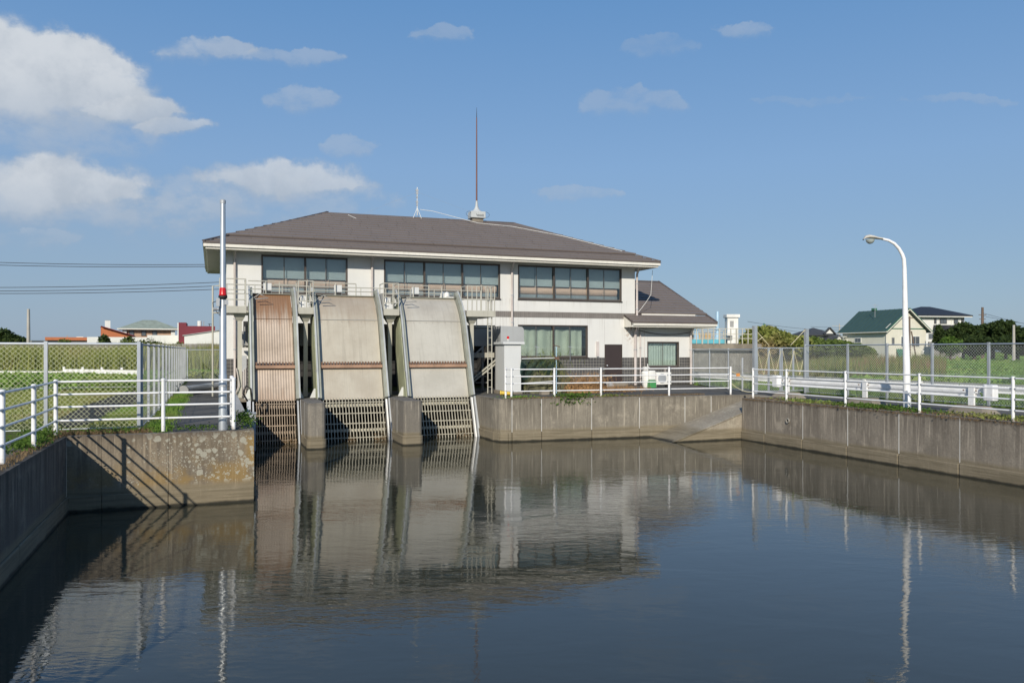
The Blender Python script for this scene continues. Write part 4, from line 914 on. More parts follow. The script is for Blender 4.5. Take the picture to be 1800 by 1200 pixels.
t = thing('antenna_mast', 'small thin white antenna mast on tripod legs near the ridge', 'antenna', (9.9, RY - .2, 8.6))
x, y_ = 9.9, RY - .2
b = MB(); b.tube([(x, y_, 8.75), (x, y_, 10.2)], .022, 6); obj('mast', b, M['cable_white'], t)
for dx, dy in ((-.22, 0), (.2, -.1), (.12, .25)):
    b = MB(); b.tube([(x, y_, 9.15), (x + dx, y_ + dy, 8.58)], .014, 5); obj('leg', b, M['cable_white'], t)
for zz, hx in ((10.05, .06), (9.9, .05), (9.7, .03), (9.45, .05), (9.3, .03)):
    b = MB(); b.box(x - hx - .02, x + hx, y_ - .03, y_ + .03, zz - .06, zz + .05); obj('antenna_element', b, M['galv_dull'], t)
cable('guy_wire', [(9.9, RY - .2, 9.95), (12.9, RY - .3, 9.05)], .003, M['galv_dull'], 'faint guy wire from the small antenna to the rod housing')
cable('guy_wire', [(9.9, RY - .2, 9.95), (7.0, RY - .4, 8.6)], .003, M['galv_dull'], 'faint guy wire from the small antenna down to the roof hip')
def on_roof(x, y): return (x, y, EZ + (y - EY0) / hh * (RZ - EZ) + .14)
cable('roof_cable', [(10.05, RY - .25, 9.05), (10.7, RY - .3, 9.0), (12.4, RY - .5, 8.62), on_roof(13.1, RY - .6), on_roof(14.9, RY - .9), on_roof(17.2, 38.3), on_roof(19.1, 36.4), on_roof(19.5, 36.0)], .014, M['cable_white'], 'white cable lying down the roof tiles from the small antenna', n=4)
cable('roof_cable', [on_roof(6.3, RY - .5), on_roof(6.6, RY - 1.1)], .012, M['cable_white'], 'short stub of white cable near the ridge end', n=4)

# ================================================================== railings
def railing(label, pts, height=1.10, zb=.0, rails=(.26, .54, .80, 1.06), r=.040, rr=.021, posts=None, group='white pipe railings round the basin', caps=True):
    p0 = pts[0]; t = thing('pipe_railing', label, 'railing', (p0[0], p0[1], zb), group)
    b = MB(); b.lathe((0, 0, 0), [(r, 0), (r, height - .03), (r * 1.12, height - .03), (r * 1.12, height + .015), (r * .6, height + .03)], 10); me = _mesh('post', b, M['white_rail'], True); recalc(me)
    for p in (posts or pts): piece('post', me, t, (p[0], p[1], zb - .02))
    for zz in rails:
        for i in range(len(pts) - 1):
            b = MB(); b.tube([(pts[i][0], pts[i][1], zb + zz), (pts[i + 1][0], pts[i + 1][1], zb + zz)], rr, 8); obj('rail', b, M['white_rail'], t, smooth=True)
            if not posts:
                a, c_ = Vector((*pts[i], zb + zz)), Vector((*pts[i + 1], zb + zz)); d_ = (c_ - a).normalized()
                for q in (a + d_ * .06, c_ - d_ * .06):
                    b = MB(); b.tube([q - d_ * .025, q + d_ * .025], rr * 1.25, 8); obj('rail_clamp', b, M['galv_dull'], t)
    return t
railing('white railing turning the corner of the near bank and cross wall by the steel pole', [(-3.02, 5.6), (-3.02, 7.7), (-3.02, 9.8), (-3.02, 11.95), (-3.0, 14.05), (-2.98, 16.2), (-3.02, 18.55), (-1.0, 18.55), (.42, 18.50)], zb=.05, height=1.10)
railing('short white return railing running back from the cross wall beside the pole', [(.42, 18.82), (.42, 19.7), (.42, 20.6)], zb=.03)
fr_ = [on_z(x, y).xy for x, y in ((885, 698), (897, 700.5), (969, 698.5), (1054, 697.3), (1176, 695.5), (1288, 693))]
fr_ = [(10.16, 27.75), (10.18, 27.2), (11.85, 27.12), (13.72, 27.0), (16.6, 26.86), (19.35, 26.72)]
railing('white railing in front of the pumping station between the cabinet and the ramp', fr_)
railing('white railing on the right bank in front of the steel crash barrier', [(18.58, 24.3)] + [(18.6, y) for y in (22.5, 19.75, 16.95, 14.15, 11.3, 8.4)])

# ================================================================== chain-link fences
def link_mesh(L, H, m, pitch=.10, r=.0032):
    b = MB(); k = math.sqrt(3)
    def wire(x0, z0, x1, z1, yy):
        d_ = Vector((x1 - x0, 0, z1 - z0)); 
        if d_.length < .03: return
        n = Vector((-d_.z, 0, d_.x)).normalized() * r; y_ = Vector((0, r, 0)); a, c_ = Vector((x0, yy, z0)), Vector((x1, yy, z1))
        b.add([a + n, a - n, a + y_ * 1.4, c_ + n, c_ - n, c_ + y_ * 1.4], [(0, 1, 4, 3), (1, 2, 5, 4), (2, 0, 3, 5)])
    x = -H
    while x < L:
        x0, z0 = (x, 0) if x >= 0 else (0, -x); x1, z1 = (x + H, H) if x + H <= L else (L, L - x)
        if z0 < H and z1 > z0: wire(x0, z0, x1, z1, 0); wire(x0, H - z0, x1, H - z1, .004)
        x += pitch
    return b
def fence(label, pts, H=1.85, m='wire_grey', post='galv', r=.035, pitch=.10, zb=0.0, mid=True, wr=.0032, deep=.035):
    t = thing('chain_link_fence', label, 'fence', (*pts[0], zb)); cache = {}
    for i, p in enumerate(pts):
        if i < len(pts) - 1: q = pts[i + 1]; ang = math.atan2(q[1] - p[1], q[0] - p[0])
        b = MB(); b.box(-r, r, -deep, deep, 0, H + .05); me = _mesh('post', b, M[post]); recalc(me); piece('post', me, t, (p[0], p[1], zb), (0, 0, ang))
    for i in range(len(pts) - 1):
        p, q = Vector((*pts[i], 0)), Vector((*pts[i + 1], 0)); L = (q - p).length; ang = math.atan2(q.y - p.y, q.x - p.x); key = round(L, 2)
        if key not in cache:
            me = _mesh('chain_link_mesh', link_mesh(L, H - .1, M[m], pitch, wr), M[m]); cache[key] = me
        piece('chain_link_mesh', cache[key], t, (p.x, p.y, zb + .05), (0, 0, ang))
        b = MB(); b.tube([(p.x, p.y, zb + H), (q.x, q.y, zb + H)], .024, 7); obj('top_rail', b, M[post], t, smooth=True)
        b = MB(); b.tube([(p.x, p.y, zb + .05), (q.x, q.y, zb + .05)], .012, 5); obj('bottom_rail', b, M[post], t)
        if mid: b = MB(); b.tube([(p.x, p.y, zb + H * .5), (q.x, q.y, zb + H * .5)], .005, 4); obj('tension_wire', b, M[post], t)
    return t
fence('chain-link fence facing the canal in front of the mown grass, ending at the path', [(-15.6, 19.5), (-13.1, 19.5), (-10.6, 19.5), (-8.1, 19.5), (-5.7, 19.5), (-3.36, 19.5), (-1.55, 19.5)], H=1.9, m='wire_green', pitch=.105, wr=.0031)
fence('chain-link fence with close set steel posts running back along the narrow path', [(-1.50, 19.6 + 1.0 * 2.0 * k) for k in range(16)], H=1.88, m='wire_dull', post='galv_dull', wr=.0009, deep=.028, r=.03)
fence('distant chain-link fence closing off the far end of the path', [(-1.45, 51.2), (.6, 51.2), (2.6, 51.2), (4.6, 51.2)], H=1.8, m='wire_grey', mid=False, wr=.003)
fence('chain-link fence along the right road behind the steel crash barrier', [(22.85, y) for y in (26.5, 24.15, 22.24, 20.3, 18.2, 16.0, 13.6, 11.2)], H=1.96, m='wire_grey', wr=.0036)
fence('chain-link fence from the curtained annex to the tall gate post', [(23.65, 35.9), (22.4, 32.6), (21.6, 30.0), (20.75, 27.05)], H=1.8, m='wire_grey', r=.025, deep=.025)
t = thing('chain_link_gate', 'double chain-link gate with crossed ropes between two tall braced posts', 'gate', (20.6, 26.75, 0))
g0, g1 = 20.62, 23.05
for x, h in ((g0 - .08, 2.75), (g1 + .08, 2.65)):
    b = MB(); b.box(x - .07, x + .07, 26.68, 26.82, 0, h); obj('gate_post', b, M['galv'], t)
for x0, x1 in ((g0 + .02, (g0 + g1) / 2 - .04), ((g0 + g1) / 2 + .04, g1 - .02)):
    for x in (x0, (x0 + x1) / 2, x1):
        b = MB(); b.bar((x, 26.75, .08), (x, 26.75, 1.88), .06, .06); obj('stile', b, M['galv'], t)
    for zz in (.1, 1.86):
        b = MB(); b.bar((x0, 26.75, zz), (x1, 26.75, zz), .04, .04); obj('gate_rail', b, M['galv'], t)
    piece('chain_link_mesh', _mesh('chain_link_mesh', link_mesh(x1 - x0, 1.75, M['wire_grey'], .10), M['wire_grey']), t, (x0, 26.75, .1))
    q = (x1 - x0) / 4
    for xa, xb in ((x0, x0 + q), (x0 + 2 * q, x0 + q), (x0 + 2 * q, x0 + 3 * q), (x1, x0 + 3 * q)):
        b = MB(); b.tube([(xa, 26.70, 1.75), (xb, 26.70, .75)], .010, 5); obj('cross_rope', b, M['rope'], t)
b = MB(); b.tube([(g0, 26.75, 2.55), (g0 + .62, 26.75, 1.95)], .013, 5); b.tube([(g0, 26.75, 2.1), (g0 + .3, 26.75, 2.3)], .013, 5); obj('stay_rope', b, M['rope'], t)
b = MB(); b.tube([(g1, 26.75, 2.6), (g1 - .72, 26.75, 1.98)], .013, 5); obj('stay_rope', b, M['rope'], t)
c = [on_z(1357, 640, .9)]
t = solo('marker_stake', MB().box(21.3, 21.36, 28.6, 28.64, 0, 1.45), M['white_rail'], 'thin white marker stake standing behind the double gate', 'stake')
cable('chain_rope', [(19.37, 26.72, .95), (20.5, 26.75, .62)], .012, M['rope'], 'slack cream rope tied from the white railing to the gate post', 'rope', sag=.1)
cable('chain_rope', [(19.37, 26.72, .45), (20.5, 26.75, .08)], .014, M['rope'], 'lower slack cream rope hanging from the white railing to the gate post', 'rope', sag=.12)
solo('rope_tag', MB().box(19.62, 19.78, 26.70, 26.73, .72, .84), M['orange_tag'], 'orange plastic tag hanging on the rope by the ramp', 'tag')

# ================================================================== crash barriers
def wbeam(p, q, z0, z1, m, t, name='beam'):
    p, q = Vector((*p, 0)), Vector((*q, 0)); d_ = (q - p).normalized(); n = Vector((d_.y, -d_.x, 0)); H = z1 - z0
    pr = [(0, 0), (.05, .08), (.08, .16), (.08, .28), (.03, .40), (.03, .60), (.08, .72), (.08, .84), (.05, .92), (0, 1.0)]; vs_ = []
    for e in (p, q):
        for o_, h in pr: vs_.append(e - n * 0 + n * (-o_) + Vector((0, 0, z0 + h * H)))
        for o_, h in pr[::-1]: vs_.append(e + n * (-o_ + .012) + Vector((0, 0, z0 + h * H)))
    k = len(pr) * 2; b = MB(); b.add(vs_, [(i, (i + 1) % k, (i + 1) % k + k, i + k) for i in range(k)] + [tuple(range(k)), tuple(range(k, 2 * k))[::-1]]); return obj(name, b, m, t, smooth=False)
t = thing('crash_barrier', 'white steel crash barrier on slanted concrete blocks behind the right railing', 'barrier', (20.2, 20, 0))
ya, yb = on_x(1362, 0, 20.2).y, on_x(1752, 0, 20.2).y
for (p, q) in (((20.2, yb + .55), (20.2, 20.55)), ((20.2, 20.58), (20.2, ya - .4))): wbeam(q, p, .42, .74, M['white_rail'], t)
for y_ in (ya, yb):
    s_ = 1 if y_ == ya else -1; b = MB(); b.lathe((20.17, y_ - s_ * .25, .36), [(.0, 0), (.12, 0), (.13, .44), (.0, .44)], 10); b.box(20.06, 20.28, min(y_ - s_ * .3, y_), max(y_ - s_ * .3, y_), .36, .80); obj('end_wing', b, M['white_rail'], t, bevel=.03)
for y_ in (ya - .75, 20.55, yb + .75):
    b = MB(); b.box(20.14, 20.20, y_ - .09, y_ + .09, .05, .74); obj('post', b, M['white_rail'], t)
    b = MB(); b.add([(19.85, y_ - .62, -.02), (20.55, y_ - .62, -.02), (20.55, y_ + .62, -.02), (19.85, y_ + .62, -.02), (20.05, y_ - .40, .20), (20.4, y_ - .40, .20), (20.4, y_ + .40, .20), (20.05, y_ + .40, .20)], [(3, 2, 1, 0), (4, 5, 6, 7), (0, 1, 5, 4), (1, 2, 6, 5), (2, 3, 7, 6), (3, 0, 4, 7)])
    obj('concrete_block', b, M['conc_block'], t, bevel=.01)
    for dy in (-.18, .22):
        b = MB(); b.lathe((20.115, y_ + dy, .62), [(.02, -.01), (.02, .02)], 8, 'x'); obj('bolt', b, M['rust_beam_dark'], t)
t = thing('crash_barrier', 'white steel barrier standing in the grass beyond the right fence and gate', 'barrier', (24.7, 28, 0))
for a, c_ in (((24.15, 40), (24.4, 33)), ((24.4, 32.97), (24.6, 27)), ((24.6, 26.97), (24.85, 21)), ((24.85, 20.97), (25.1, 15)), ((25.1, 14.97), (25.3, 8))):
    wbeam(a, c_, .30, .62, M['white_rail'], t)
for k in range(12):
    y_ = 9 + k * 2.7; b = MB(); b.box(24.9 - .04 * k - .0, 24.98 - .04 * k, y_ - .06, y_ + .06, 0, .6); obj('post', b, M['white_rail'], t)
p, q = at_d(112, 650, 47), at_d(250, 650, 44)
t = thing('crash_barrier', 'white steel barrier half buried in weeds across the left field', 'barrier', (p.x, p.y, 0))
wbeam((p.x - 22, p.y + 11), (p.x, p.y), .30, .55, M['white_rail'], t); wbeam((p.x, p.y), (q.x, q.y), .42, .68, M['white_rail'], t)
for k in range(5):
    c = p.lerp(q, k / 4); b = MB(); b.box(c.x - .06, c.x + .06, c.y + .02, c.y + .1, 0, .8); obj('post', b, M['white_rail'], t)

# ================================================================== pole with the red beacon
t = thing('beacon_pole', 'tall galvanised pole carrying a red beacon lamp, standing on the cross wall', 'pole', (.2, 18.75, 0))
x, y_ = .2, 18.75
b = MB(); b.tube([(x, y_, -.02), (x, y_, 1.2), (x, y_, 1.23), (x, y_, 2.82), (x, y_, 2.9), (x, y_, 5.0)], [.092, .088, .078, .072, .062, .055], 18); obj('shaft', b, M['galv'], t, smooth=True)
b = MB(); b.lathe((x, y_, 5.0), [(.062, 0), (.062, .07), (.04, .09)], 16); obj('cap', b, M['galv_dull'], t)
for zz in (.28, .95):
    b = MB(); b.lathe((x, y_, zz), [(.094, 0), (.094, .05)], 16); obj('band', b, M['galv_dull'], t)
b = MB(); b.lathe((x, y_ - .02, 2.96), [(.078, 0), (.086, .015), (.078, .035), (.070, .155), (.058, .178), (.02, .182)], 18); obj('beacon_lens', b, M['red'], t, smooth=True)
b = MB(); b.lathe((x, y_ - .02, 2.88), [(.06, 0), (.095, .04), (.095, .08)], 18); obj('beacon_base', b, M['black'], t)
b = MB(); b.box(x - .14, x - .07, y_ - .14, y_ - .06, 2.72, 2.90); b.box(x + .03, x + .11, y_ - .16, y_ - .08, 2.76, 2.86); b.lathe((x - .15, y_ - .1, 2.66), [(.05, -.05), (.03, .03), (.03, .06)], 10, 'x'); obj('mounting_bracket', b, M['galv_dull'], t)
b = MB(); b.tube([(x - .1, y_ - .1, 2.85), (x - .21, y_ - .12, 2.80), (x - .2, y_ - .12, 2.70), (x - .1, y_ - .13, 2.56), (x - .08, y_ - .1, 2.62), (x - .07, y_ - .09, 2.75)], .009, 6); obj('wire_loop', b, M['cable_black'], t)
# loose chute and hoses beside the rusty screen
t = thing('sheet_metal_chute', 'tapered grey metal chute hanging off the wall end beside the rusty screen', 'chute', (.86, 24, -1))
b = MB(); b.add([(.70, 23.8, -.05), (1.13, 23.8, -.05), (1.13, 24.1, -.05), (.70, 24.1, -.05), (1.02, 23.8, -1.10), (1.13, 23.8, -1.10), (1.13, 24.1, -1.10), (1.02, 24.1, -1.10)], [(0, 1, 2, 3), (7, 6, 5, 4), (0, 4, 5, 1), (1, 5, 6, 2), (2, 6, 7, 3), (3, 7, 4, 0)]); obj('chute_body', b, M['plate_blue'], t)
b = MB(); b.box(.68, 1.15, 23.78, 24.12, -.048, -.02); obj('rim', b, M['galv'], t)
b = MB(); b.bar((.75, 24.2, -.02), (.55, 24.9, .42), .22, .05); obj('inlet_plate', b, M['machine'], t)
b = MB(); b.tube([(1.25, 28.7, .0), (1.2, 28.6, .45), (1.05, 28.6, .55), (.95, 28.6, .3), (1.1, 28.7, .02)], .03, 8); solo('hose_loop', b, M['black'], 'short loop of black hose at the foot of the rusty screen', 'hose')
# pipework at the left end of the screens
t = thing('pipe_stand', 'tall thin cream pipe rising beside the left end of the walkway', 'pipe', (-.05, 33, 0))
b = MB(); b.tube([(-.02, 32.6, 0), (-.02, 32.6, 4.22), (.2, 32.6, 4.24)], .035, 8); obj('riser', b, M['cream_steel'], t, smooth=True)
b = MB(); b.tube([(-.02, 32.6, 3.2), (.3, 32.6, 3.2)], .03, 6); obj('bracket', b, M['cream_steel'], t)
t = thing('wall_cabinet', 'narrow grey electric cabinet with conduits against the facade left of the screens', 'cabinet', (1.2, 33, 0))
b = MB(); b.box(1.0, 1.22, 32.7, 33.0, .3, 1.55); obj('housing', b, M['plate_blue'], t, bevel=.01)
for dx in (0.05, .12, .18):
    b = MB(); b.tube([(1.0 + dx, 32.68, 0), (1.0 + dx, 32.68, .9 + dx)], .016, 5); obj('conduit', b, M['pipe'], t)
b = MB(); b.tube([(.72, 31.1, .0), (.9, 31.1, .5), (.8, 31.1, 1.1)], .02, 5); obj('conduit', b, M['pipe'], t)
for k, (z0, h) in enumerate(((1.75, .7),)):
    c = on_y(428, 595, 34.9); t = thing('outdoor_unit', 'small grey outdoor unit on a shelf high on the wall left of the screens', 'air conditioner', (c.x, c.y, 1.9))
    b = MB(); b.box(c.x - .1, c.x + .45, 34.75, 35.05, 1.95, 2.55); obj('casing', b, M['machine'], t, bevel=.02)
    b = MB(); b.box(c.x - .15, c.x + .5, 34.7, 35.5, 1.88, 1.94); obj('shelf', b, M['cream_steel'], t)
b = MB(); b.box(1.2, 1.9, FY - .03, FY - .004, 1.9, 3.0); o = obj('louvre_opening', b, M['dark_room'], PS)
t = thing('steel_pipe', 'fat grey steel pipe lying across the path on a timber', 'pipe', (-.6, 38, 0))
p, q = on_z(323, 694, .0), on_z(384, 686, .0); p.z = .17; q.z = .24
b = MB(); b.tube([p, p.lerp(q, .65), q], [.17, .15, .12], 14); obj('pipe_length', b, M['galv_dull'], t, smooth=True)
b = MB(); b.tube([p - (q - p).normalized() * .05, p + (q - p).normalized() * .05], .21, 14); obj('flange', b, M['machine'], t)
b = MB(); b.bar(q + Vector((-.5, -.35, -.14)), q + Vector((1.0, -.2, -.12)), .5, .10); obj('support_timber', b, M['conc_block'], t)

# ================================================================== white control cabinet
t = thing('control_cabinet', 'tall white control cabinet with a flat lid and red lamp behind the railing', 'cabinet', (11.5, 30.6, 0))
x0 = 11.0; yf = 30.2; x1 = on_y(916, 0, yf).x; yb_ = 31.3
b = MB(); b.box(x0, x1, yf, yb_, .12, 2.0); obj('body', b, M['cab_white'], t, bevel=.012)
b = MB(); b.box(x0 - .05, x1 + .05, yf - .05, yb_ + .05, -.02, .118); obj('plinth', b, M['conc_block'], t, bevel=.01)
b = MB(); b.box(x0 - .08, x1 + .12, yf - .10, yb_ + .05, 2.003, 2.10); obj('lid', b, M['cab_white'], t, bevel=.01)
c = on_y(893, 597, yf + .1); b = MB(); b.lathe((c.x, yf + .1, 2.11), [(.012, 0), (.012, .06), (.05, .07), (.05, .10), (.042, .11)], 10); obj('lamp_stem', b, M['machine_white'], t)
b = MB(); b.lathe((c.x, yf + .1, 2.221), [(.05, 0), (.05, .09), (.03, .11)], 12); obj('warning_lamp', b, M['red'], t)
for k, dx in enumerate((-.5, 1.05)):
    b = MB(); b.box(11.2 + dx, 11.55 + dx, 29.3, 29.55, -.02, .16); solo('concrete_footing_block', b, M['conc_block'], ('low concrete block on the wall top left of the cabinet', 'low concrete block on the wall top right of the cabinet')[k], 'block', bevel=.01)
t = thing('conveyor_hood', 'grey rounded sheet metal hood rising behind the white cabinet', 'hood', (11.9, 32, 2))
hx0, hx1 = on_y(880, 0, 31.9).x, on_y(921, 0, 31.9).x
b = MB(); pf = [(hx0, 2.1), (hx1, 2.1)] + [(hx1 - .0 - .16 * (1 - math.cos(a)), 2.62 + .16 * math.sin(a)) for a in (0, .4, .8, 1.2, 1.57)] + [(hx0, 2.80)]
b.prism(pf, 31.9, 33.1, 'y'); obj('hood_shell', b, M['cab_grey'], t)
b = MB(); b.box(hx0 + .1, hx1 - .1, 32.0, 33.0, 0, 2.10); obj('leg', b, M['dark_room'], t)
b = MB(); b.tube([(10.55, 29.3, .10), (10.98, 29.15, .07)], .075, 12); b.tube([(10.5, 29.32, .10), (10.55, 29.3, .10)], .09, 12); solo('yellow_pipe_stub', b, M['yellow'], 'short yellow pipe lying on the wall top beside the grey screen', 'pipe')

# heap under netting, scaffold poles, straw
def heap(name, c, rad, m, label, cat, seed=1):
    r = np.random.RandomState(seed); n, k = 40, 14; vs_, fs = [], []
    off = r.rand(8) * 6
    for j in range(k + 1):
        ph = j / k * math.pi / 2
        for i in range(n):
            a = 2 * math.pi * i / n; q = 1 + .12 * math.sin(3 * a + off[0]) + .09 * math.sin(7 * a + off[1] + ph * 3) + .05 * math.sin(13 * a + off[2] + ph * 8) + r.uniform(-.03, .03)
            vs_.append((c[0] + rad[0] * math.cos(a) * math.cos(ph) * q, c[1] + rad[1] * math.sin(a) * math.cos(ph) * q, c[2] + rad[2] * math.sin(ph) ** .8 * (1 + .15 * math.sin(5 * a + off[3]))))
    for j in range(k):
        for i in range(n): a = j * n + i; b_ = j * n + (i + 1) % n; fs.append((a, b_, b_ + n, a + n))
    return solo(name, MB().add(vs_, fs), m, label, cat)
heap('netted_debris_heap', (13.15, 31.3, -.02), (1.15, 1.1, 1.35), M['heap'], 'dark mound of rotting raked debris right of the cabinet', 'heap')
n_ = 900; P = rs.normal(size=(n_, 3)) * np.array([.62, .5, .45]) + np.array([13.1, 30.9, .75]); P[:, 2] = np.clip(P[:, 2], .05, 1.6)
stuff('heap_litter', blades(P, .3, .02, 1.6), 3, M['reed_brown'])
t = thing('netting_frame', 'pale blue scaffold pipes holding a torn teal net over the dark heap', 'frame', (12, 30.2, 0))
xn = on_y(978, 0, 30.0).x; xm = on_y(917, 0, 30.0).x
for a, c_ in (((xn, 30.0, 0), (xn, 30.0, 1.95)), ((xm, 30.0, 1.42), (xn + .1, 30.0, 1.45)), ((xm, 30.0, .42), (xn, 30.0, .50))):
    b = MB(); b.tube([a, c_], .022, 8); obj('scaffold_pipe', b, M['blue_pipe'] if a[2] == 0 else M['cab_white'], t)
b = MB(); b.bar((xn - .14, 29.99, 1.98), (xn + .16, 29.99, 1.90), .05, .03); b.box(xn - .08, xn + .1, 29.94, 30.06, 1.38, 1.5); obj('pipe_clamp', b, M['rust_beam_dark'], t)
vs_, fs = [], []
for i in range(25):
    for j in range(6):
        s_ = i / 24; low = 1.40 - (.42 + .18 * math.sin(s_ * 9) + .3 * (1 - s_)) * j / 5; vs_.append((xm + (xn - xm) * s_, 30.03 + .05 * math.sin(s_ * 22 + j) + .05 * j, low))
for i in range(24):
    for j in range(5): a = i * 6 + j; fs.append((a, a + 6, a + 7, a + 1))
b = MB(); b.add(vs_, fs)
mn = glass_mat('net_weave', (0.5, 0.6, 0.58), 0.0); 
nt = mn.node_tree; g_ = N(nt); df = g_.new('ShaderNodeBsdfDiffuse'); df.inputs[0].default_value = (.04, .075, .068, 1); mxn = [q for q in nt.nodes if q.type == 'MIX_SHADER'][0]; nt.links.new(df.outputs[0], mxn.inputs[2])
for l_ in list(nt.links):
    if l_.to_socket == mxn.inputs[0]: nt.links.remove(l_)
g_.put(mxn.inputs[0], g_.rng(g_.noise(g_.pos(), 5, 4), .35, .7, .12, .6)); obj('net', b, mn, t, fix=False)
heap('straw_heap', (14.75, 30.6, -.02), (.85, .6, .42), M['straw'], 'low heap of orange brown dry straw beside the blue scaffold pipe', 'straw heap', 4)
n_ = 1500; P = rs.normal(size=(n_, 3)) * np.array([.5, .3, .2]) + np.array([14.7, 30.3, .28]); P[:, 2] = np.clip(P[:, 2], .0, .7); P2 = rs.normal(size=(700, 3)) * np.array([.7, .3, .03]) + np.array([16.0, 29.9, .05]); P2[:, 2] = abs(P2[:, 2])
stuff('loose_straw', blades(np.concatenate([P, P2]), .22, .02, 1.7), 3, M['straw'])
for k, (x, y_, s_) in enumerate(((15.75, 31.3, .24), (16.25, 31.6, .20))):
    b = MB(); b.lathe((x, y_, .17 + .02 * k), [(.08, -.35 * s_ * 4), (s_ * .75, -.35), (s_ * .78, .35), (.08, .36)], 14, 'x'); solo('rolled_mat', b, M['black'] if k == 0 else M['machine'], ('black rolled rubber mat next to the straw heap', 'dark grey roll lying between the straw heap and the brown door')[k], 'roll')
# clutter by the annex
c = on_z(1133, 690, 0); cx_, cy_ = 19.35, 33.2
t = thing('water_pump_tub', 'white plastic tub with pump fittings and a hose beside the annex', 'tub', (19.3, 33.4, 0))
c0 = on_y(1136, 0, 33.4).x
b = MB(); b.lathe((c0, 33.4, -.02), [(.16, 0), (.22, .35), (.24, .72), (.16, .80)], 14); obj('tub', b, M['machine_white'], t, smooth=False)
b = MB(); b.box(c0 - .16, c0 - .02, 33.3, 33.45, .82, .98); b.tube([(c0 + .08, 33.4, .8), (c0 + .08, 33.4, 1.12)], .025, 8); b.tube([(c0 + .08, 33.4, 1.0), (c0 + .2, 33.4, .9)], .02, 6); obj('fitting', b, M['machine_white'], t)
b = MB(); b.tube([(c0 - .2, 33.4, .45), (c0 - .45, 33.5, .35), (c0 - .5, 33.6, .2), (c0 - .3, 33.5, .3)], .02, 6); obj('hose', b, M['black'], t)
c1 = on_y(1146, 0, 33.2).x; b = MB(); b.box(c1 - .22, c1 + .12, 33.05, 33.25, .35, .80); solo('white_jug', b, M['machine_white'], 'white plastic jug standing in the green crate', 'jug', bevel=.04)
b = MB(); b.box(c1 - .24, c1 + .10, 32.95, 33.3, -.02, .34); solo('green_crate', b, M['green_plastic'], 'small green plastic crate in front of the white tub', 'crate', bevel=.03)
c2 = on_y(1153, 0, 33.6).x; c3 = on_y(1180, 0, 33.6).x
t = thing('outdoor_unit', 'white air conditioner outdoor unit on the ground under the annex window', 'air conditioner', (c2, 33.7, 0))
b = MB(); b.box(c2, c3, 33.6, 33.9, .10, .70); obj('casing', b, M['machine_white'], t, bevel=.015)
b = MB(); b.lathe((c2 + .34, 33.6, .40), [(.23, 0), (.23, -.015), (.20, -.02), (.05, -.02)], 20, 'y'); obj('fan_grille', b, M['galv_dull'], t)
b = MB(); b.box(c2 + .05, c2 + .2, 33.62, 33.88, -.02, .10); b.box(c3 - .2, c3 - .05, 33.62, 33.88, -.02, .10); obj('foot', b, M['black'], t)
b = MB(); b.box(c2 - .12, c2 - .03, 33.5, 33.7, 0, .66); obj('side_cover', b, M['pipe'], t)

# ================================================================== street lamp
t = thing('street_lamp', 'tall white street lamp with a curved arm and glass bowl on the right bank', 'lamp', (19.3, 18.1, 0))
lb = on_x(1594.5, 0, 19.25); lx, ly = 19.25, lb.y; D = lx * CS + ly * CC
zt = lambda py_: 1.75 + (616 - py_) / F_PX * D
cr_ = Vector((CC, -CS, 0)); base = Vector((lx, ly, 0)); pu = lambda px, py_: base + cr_ * ((px - 1594.5) / F_PX * D) + Vector((0, 0, zt(py_)))
pts = [pu(1594.5, 722), pu(1593.5, 640), pu(1591.5, 560), pu(1590.5, 500), pu(1589.8, 470), pu(1588.8, 455), pu(1586, 447), pu(1580, 436.5), pu(1572, 428), pu(1562, 422.5), pu(1550, 419.5)]
b = MB(); b.tube(pts, [.112, .098, .080, .066, .060, .056, .052, .048, .044, .040, .036], 16); obj('lamp_post', b, M['white_rail'], t, smooth=True)
b = MB(); c = pu(1524, 420.5)
sect = [(1518, 420.5, .02, .02), (1521, 418, .07, .06), (1527, 416.8, .10, .075), (1535, 417.6, .095, .06), (1543, 419, .065, .045), (1551, 420, .05, .04)]
vs_ = []; ns = 12
for px_, py_, wy, hz in sect:
    o_ = pu(px_, py_)
    for k in range(ns): a = 2 * math.pi * k / ns; vs_.append(o_ + Vector((CS, CC, 0)) * wy * 1.3 * math.cos(a) + Vector((0, 0, hz * (math.sin(a) if math.sin(a) > 0 else .55 * math.sin(a)))))
b.add(vs_, [(i * ns + k, i * ns + (k + 1) % ns, (i + 1) * ns + (k + 1) % ns, (i + 1) * ns + k) for i in range(len(sect) - 1) for k in range(ns)] + [tuple(range(ns)), tuple(range((len(sect) - 1) * ns, len(sect) * ns))]); obj('lamp_head', b, M['lamp_head'], t, smooth=True)
c = pu(1529.5, 421); b = MB(); b.lathe(c, [(.125, 0), (.12, -.04), (.10, -.08), (.06, -.115), (.015, -.13)], 18); obj('glass_bowl', b, M['lamp_glass'], t, smooth=True)
b = MB(); b.lathe(pu(1517.5, 421), [(.012, -.02), (.02, -.01), (.02, .01)], 8); obj('photocell', b, M['black'], t)

